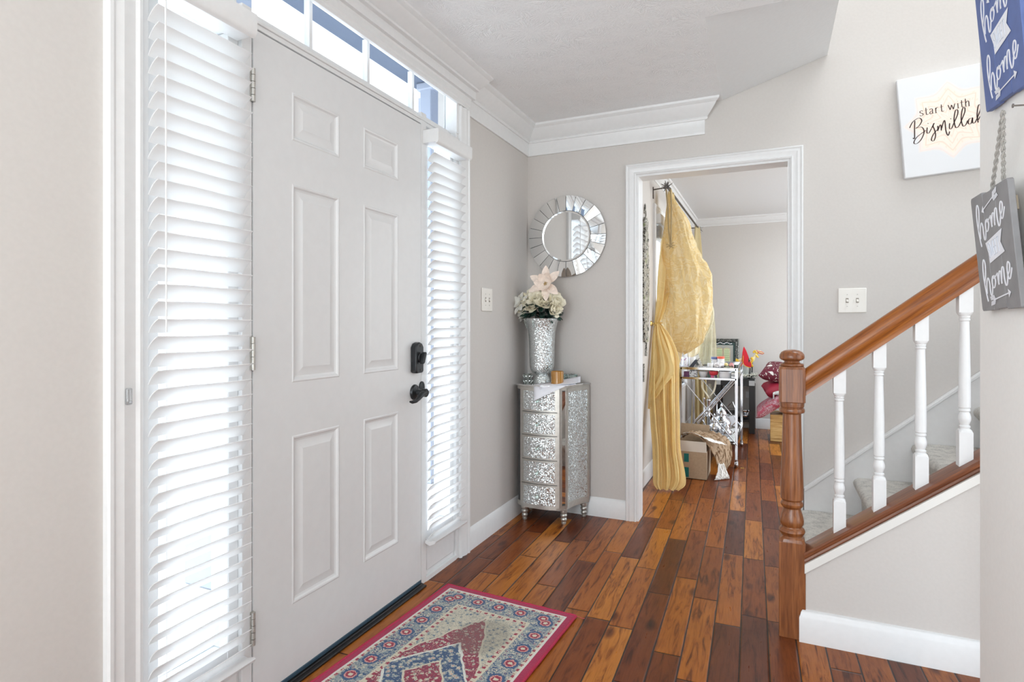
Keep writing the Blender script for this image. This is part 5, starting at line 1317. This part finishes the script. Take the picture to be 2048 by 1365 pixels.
obj('lamp_base', M().lathe([(.04, .28), (.055, .30), (.062, .36), (.058, .42), (.04, .46), (.02, .48), (.018, .50), (.001, .505)], (.80, 6.72, 0), 22), plain('pale_ceramic', (.6, .58, .48), .3), t); obj('lamp_foot', M().lathe([(.05, 0), (.052, .01), (.02, .03), (.014, .08), (.022, .16), (.03, .22), (.02, .25), (.035, .28)], (.80, 6.72, 0), 20), brass, t)
# picture frame
def mk_frame():
    m, t, p = newmat('carved_pewter_frame'); n = noise_(t, xyz(t), 75, 3, .7, 1.5)
    t.links.new(ramp(t, n, [(.42, (.025, .03, .03)), (.52, (.14, .15, .14)), (.6, (.5, .5, .46))]).k, p.inputs['Base Color']); setin(p, rough=.35, metal=.6)
    t.links.new(bump(t, n, .8, .006), p.inputs['Normal']); return m
t = thing('picture_frame', 'dark carved frame with two arched green panels, leaning on the wall on the console table', 'picture', (.90, 6.88, G1), (R(-9), 0, 0))
m = M(); fw, fh, b = .37, .41, .040; pf = [(0, 0), (0, -.018), (.008, -.024), (.02, -.016), (.03, -.020), (b, -.008), (b, 0)]
P4 = [(-fw/2, 0, 0), (-fw/2, 0, fh), (fw/2, 0, fh), (fw/2, 0, 0), (-fw/2, 0, 0)]; O4 = [(1, 0, 1), (1, 0, -1), (-1, 0, -1), (-1, 0, 1), (1, 0, 1)]
m.sweep(pf, P4, O4, up=(0, 1, 0)); obj('frame', m, mk_frame(), t, local=True, angle=25)
obj('mount', M().box(-fw/2+.03, fw/2-.03, -.006, .0, .03, fh-.03), plain('dark_green_mount', (.035, .075, .07), .5), t, local=True)
obj('mirror_field', M().box(-.11, .125, -.009, -.006, .05, .338), plain('grey_backing', (.42, .42, .38), .4), t, local=True)
def arch(cx, w_, z0, z1):
    return [(cx-w_, z0), (cx+w_, z0)]+[(cx+w_*cos(pi*k/10), z1+w_*.55*sin(pi*k/10)) for k in range(11)]
for cx in (-.018, .060):
    obj('arch_border', M().prism(arch(cx, .037, .055, .29), lambda a, b, d: (a, d, b), -.013, -.009), silver, t, local=True)
    pm, _t, _p = newmat('lined_green_panel'); _z = sep(_t, xyz(_t))[2]; _t.links.new(mix(_t, ((_z*260).sin() > .45)*.6, (.60, .68, .42), (.35, .42, .22)).k, _p.inputs['Base Color'])
    obj('arch_panel', M().prism(arch(cx, .027, .062, .285), lambda a, b, d: (a, d, b), -.0155, -.013), pm, t, local=True)
m = M()
for k in range(15): m.ball((-.105+.015*k, -.010, .360+.008*sin(k*1.3)), .009, 8, 5, (1, .4, .8))
obj('silver_relief', m, silver, t, local=True)
# camel figure
camy = plain('camel_cream', (.80, .70, .40), .7, nscale=120, nstr=.4, vary=.15); yel = plain('yellow_plush', (.80, .52, .05), .8, nscale=160, nstr=.6, vary=.2); redc = plain('red_felt', (.62, .015, .03), .75); blk = plain('black_felt', (.03, .04, .04), .8)
t = thing('toy_camel', 'yellow toy camel with a pointed red saddlecloth standing on the console table', 'toy', (1.2, 6.66, G1))
yy = 6.68
m = M(); m.tube([(1.085, yy, .765), (1.12, yy, .772), (1.17, yy, .765), (1.205, yy, .76), (1.235, yy, .785), (1.262, yy, .825), (1.280, yy, .858)], [.016, .026, .030, .028, .022, .015, .012], 12)
obj('body', m, camy, t)
m = M(); m.tube([(1.262, yy, .862), (1.285, yy, .872), (1.31, yy, .866), (1.338, yy, .852), (1.345, yy, .848)], [.010, .016, .013, .009, .006], 10); 
h = obj('head', m, camy, t)
obj('bridle', M().tube([(1.275, yy-.012, .885), (1.292, yy-.016, .86), (1.30, yy-.012, .852), (1.33, yy-.010, .843), (1.345, yy-.008, .852), (1.325, yy-.011, .868), (1.29, yy-.015, .875)], .003, 6), redc, h)
m = M(); 
for k in range(8): m.ball((1.245+.012*(k % 4), yy-.006+.01*(k//4), .862+.014*sin(k*1.7)), .011, 8, 5)
for k in range(4): m.ball((1.268+.006*k, yy-.012, .83-.006*k), .009, 7, 5)
obj('mane', m, yel, h)
m = M(); 
for k in range(14): m.ball((1.075+.014*(k % 5), yy-.015+.008*(k % 3), .765+.014*sin(k*2.1)-.006*(k % 5)), .013, 8, 5)
for k in range(8): m.ball((1.225+.008*sin(k), yy-.018, .80-.012*k), .012, 8, 5)
obj('fringe', m, yel, t)
wing = [(1.142, .905), (1.150, .925), (1.172, .88), (1.19, .83), (1.205, .78), (1.222, .74), (1.222, .705), (1.20, .702), (1.168, .712), (1.148, .735), (1.138, .77), (1.132, .80), (1.128, .74), (1.125, .76), (1.134, .86)]
obj('saddlecloth', M().prism(wing, lambda a, b, d: (a, d-.15*max(0, b-.78), b), yy-.040, yy-.030), redc, t, bevel=.002)
obj('trim_braid', M().tube([(1.156, yy-.055, .902), (1.146, yy-.046, .84), (1.139, yy-.043, .79), (1.138, yy-.042, .75), (1.150, yy-.042, .722), (1.178, yy-.042, .708), (1.215, yy-.042, .698)], .0032, 6), yel, t)
star = [(1.195+.022*(1 if k % 2 == 0 else .42)*sin(pi*k/5+.3), .775+.028*(1 if k % 2 == 0 else .42)*cos(pi*k/5+.3)) for k in range(10)]
obj('star_patch', M().prism(star, lambda a, b, d: (a, d, b), yy-.0435, yy-.041), blk, t, smooth=False)
for x_ in (1.10, 1.125, 1.205, 1.225):
    obj('leg', M().tube([(x_, yy+(.01 if x_ in (1.125, 1.225) else -.008), .755), (x_+.004, yy, .68), (x_-.002, yy, G1+.002)], [.010, .006, .008], 8), blk if x_ > 1.2 else camy, t)
obj('green_runner', M().prism([(1.0, .0), (1.12, .0), (1.16, .0), (1.05, .02), (.97, .03)], lambda a, b, d: (a, 6.63+d, G1+.12+b), 0, .02), plain('green_ribbon', (.01, .16, .06), .5), t, bevel=.002)
gar = plain('white_blossom', (.78, .78, .68), .7); rg = random.Random(8)
t = thing('blossom_garland', 'garland of tiny white blossoms laid on the glass top of the console table', 'garland', (1.2, 6.60, G1))
m = M()
for k in range(120):
    x_ = 1.10+.185*rg.random(); m.ball((x_, 6.635+.03*rg.random(), G1+.008+.028*rg.random()+(.018*rg.random() if x_ > 1.22 else 0)), .0062, 6, 4)
o = obj('blossoms', m, gar, t); o['kind'] = 'stuff'
obj('stem', M().tube([(1.10, 6.645, G1+.008), (1.17, 6.65, G1+.012), (1.24, 6.642, G1+.02), (1.285, 6.64, G1+.028)], .003, 6), leaf_m, t)
L(obj('glass_vase', M().lathe([(.04, 0), (.042, .003), (.045, .10), (.043, .10), (.038, .008), (.001, .006)], (1.15, 6.82, G1), 22, cap=False), glass), 'clear glass cylinder standing under the camel figure', 'vase')
m = M().box(1.155, 1.195, YB-.006, YB-.0005, .335, .405); tag(obj('wall_outlet', m, white, bevel=.002), 'white outlet cover on the far dining wall behind the console table', 'outlet')
# ---------------------------------------------------------------- cardboard box, kraft paper
card = plain('cardboard', (.42, .31, .21), .85, nscale=60, nstr=.08, vary=.05); cardl = plain('white_cardboard', (.74, .70, .64), .8, vary=.04); teal = plain('teal_print', (.0, .17, .17), .6)
t = thing('cardboard_box', 'open brown cardboard box with a teal label on the floor beside the gold drape', 'box', (.86, 4.65, 0))
bx0, bx1, by0, by1, bz = .745, .978, 4.50, 4.80, .205; m = M(); th = .004
m.box(bx0, bx1, by0, by0+th, 0, bz); m.box(bx0, bx1, by1-th, by1, 0, bz); m.box(bx0, bx0+th, by0+th, by1-th, 0, bz); m.box(bx1-th, bx1, by0+th, by1-th, 0, bz); m.box(bx0, bx1, by0, by1, 0, th)
obj('carton', m, card, t, smooth=False)
m = M().prism([(bx0, bz), (bx1, bz), (bx1-.004, bz+.078), (bx0+.004, bz+.080)], lambda a, b, d: (a, d-(b-bz)*.12, b), by0, by0+th); obj('front_flap', m, cardl, t, smooth=False)
m = M().prism([(bx0, bz), (bx1, bz), (bx1-.01, bz+.155), (bx0+.004, bz+.16)], lambda a, b, d: (a, d+(b-bz)*.1, b), by1-th, by1); obj('back_flap', m, card, t, smooth=False)
m = M().box(bx0+.070, bx0+.105, by0-.0008, by0, .012, .085); m.box(bx0+.070, bx0+.105, by0-.0008, by0, .125, .188); obj('label', m, teal, t, smooth=False)
kraft = plain('kraft_paper', (.36, .245, .15), .75, nscale=18, nstr=.35, vary=.08); kraftw = plain('white_side_of_paper', (.78, .76, .72), .7, nscale=18, nstr=.3)
t = thing('packing_paper', 'crumpled kraft packing paper spilling out of the cardboard box onto the floor', 'packing paper', (1.0, 4.65, 0))
def crump(rows, NR, NC, amp, seed):
    P = []
    for i in range(NR+1):
        ax, ay, az, bx_, by_, bz_ = interp(rows, i/NR); row = []
        for j in range(NC+1):
            s_ = j/NC; q = V((ax+(bx_-ax)*s_, ay+(by_-ay)*s_, az+(bz_-az)*s_)); e_ = 4*s_*(1-s_)
            n_ = abs(noise.noise(V((i*.22+seed, j*.22, 0))))*2-.5+.5*noise.noise(V((i*.5, j*.5, seed)))
            q += V((0, -.6, .8))*amp*n_; q.z = max(q.z, .004); row.append(tuple(q))
        P.append(row)
    return M().grid(P)
rows = [(.755, 4.53, .30, .78, 4.72, .27), (.82, 4.52, .335, .84, 4.76, .30), (.90, 4.52, .325, .94, 4.78, .31), (.98, 4.54, .26, 1.05, 4.80, .30), (1.03, 4.55, .17, 1.12, 4.80, .25), (1.05, 4.55, .10, 1.14, 4.74, .14), (1.055, 4.55, .055, 1.11, 4.66, .06)]
obj('kraft_sheet', crump(rows, 60, 34, .022, 2.), kraft, t, angle=22, solid=.0008)
rows = [(.755, 4.525, .305, .775, 4.56, .285), (.83, 4.515, .345, .84, 4.56, .325), (.91, 4.515, .335, .93, 4.57, .31), (1.0, 4.54, .285, 1.03, 4.60, .285), (1.09, 4.60, .26, 1.11, 4.66, .245)]
obj('pale_edge', crump(rows, 50, 8, .008, 4.), kraftw, t, angle=22, solid=.0008)
rows = [(1.055, 4.545, .12, 1.09, 4.60, .12), (1.05, 4.53, .07, 1.105, 4.60, .08), (1.035, 4.515, .02, 1.125, 4.60, .03), (1.03, 4.51, .006, 1.13, 4.61, .006)]
obj('white_crumpled_end', crump(rows, 22, 22, .02, 6.), kraftw, t, angle=18, solid=.0008)
L(obj('floor_scrap', M().box(1.19, 1.215, 5.0, 5.006, .0005, .003), plain('yellow_scrap', (.8, .6, .15), .6)), 'tiny yellow scrap on the floor right of the bar cart', 'scrap')
# ---------------------------------------------------------------- pillows on the wooden crate
def mk_crate():
    m, t, p = newmat('striped_bamboo'); v = xyz(t, 'Object', scale=(1, 1, 9)); n = noise_(t, v, 5, 4, .6, .5)
    t.links.new(ramp(t, n, [(.3, (.30, .15, .04)), (.5, (.55, .33, .11)), (.7, (.72, .50, .22))]).k, p.inputs['Base Color']); setin(p, rough=.5); t.links.new(bump(t, n, .5, .01), p.inputs['Normal']); return m
t = thing('bamboo_chest', 'low striped bamboo chest on the dining floor under the pile of pillows', 'chest', (1.6, 6.45, 0))
obj('chest_box', M().box(1.405, 1.86, 6.28, 6.62, .0, .262), mk_crate(), t, bevel=.004)
def pillow(name, lbl, cat, c, w_, h_, th_, rot, mat, pinch=.16):
    t = M(); N = 22; P = []; Q = []
    for i in range(N+1):
        r1 = []; r2 = []
        for j in range(N+1):
            u, v_ = -1+2*i/N, -1+2*j/N; k = max(0, (1-u**4))*max(0, (1-v_**4)); z_ = th_/2*k**.45
            s1 = 1-pinch*(1-v_*v_)*abs(u)**2*.5; s2 = 1-pinch*(1-u*u)*abs(v_)**2*.5
            n_ = .04*th_*noise.noise(V((u*3, v_*3, w_*9)))
            r1.append((u*w_/2*s1, v_*h_/2*s2, z_+n_)); r2.append((u*w_/2*s1, v_*h_/2*s2, -z_+n_))
        P.append(r1); Q.append(r2)
    t.grid(P); t.grid(Q)
    t.xf(Matrix.Translation(c) @ rot)
    return tag(obj(name, t, mat, angle=180), lbl, cat)
rd = spotted('burgundy_print', (.13, .010, .025), (.72, .68, .62), 46, .52, .7, (.78, .75, .70), 6); rd2 = plain('red_velvet', (.26, .006, .024), .6)
RX_ = lambda a, b, c: Matrix.Rotation(R(c), 4, 'Z') @ Matrix.Rotation(R(b), 4, 'Y') @ Matrix.Rotation(R(a), 4, 'X')
pillow('throw_pillow', 'white and burgundy floral pillow at the bottom of the pile on the bamboo chest', 'pillow', (1.635, 6.44, .335), .33, .32, .145, RX_(0, 0, 4), spotted('white_burgundy_floral', (.80, .78, .74), (.10, .01, .03), 17, .40, .7))
pillow('sequin_pillow', 'rumpled pink and rose sequinned pillow drooping over the left of the bamboo chest', 'pillow', (1.44, 6.33, .385), .42, .34, .10, RX_(10, -38, -6), spotted('rose_sequin', (.36, .10, .11), (.62, .42, .48), 150, .42, .35, (.4, .06, .09), 25))
pillow('throw_pillow', 'plain red velvet pillow in the middle of the pile', 'pillow', (1.555, 6.42, .508), .44, .34, .155, RX_(6, -2, 8), rd2)
pillow('throw_pillow', 'burgundy pillow with a white pattern on top of the pile', 'pillow', (1.555, 6.44, .668), .46, .36, .16, RX_(14, 6, -10), rd)
m = M(); m.grid([[(1.43+.012*k, 6.235+.01*sin(k), .49+.022*sin(pi*k/14)) for k in range(15)], [(1.43+.012*k, 6.225+.01*sin(k), .465+.006*sin(pi*k/14)) for k in range(15)]])
m.grid([[(1.43, 6.235, .49-.02*k) for k in range(6)], [(1.442, 6.235, .49-.02*k) for k in range(6)]])
L(obj('lace_band', m, spotted('grey_lace', (.72, .72, .68), (.4, .42, .4), 120, .45), solid=.002), 'white and grey lace band draped over the red velvet pillow', 'lace band')
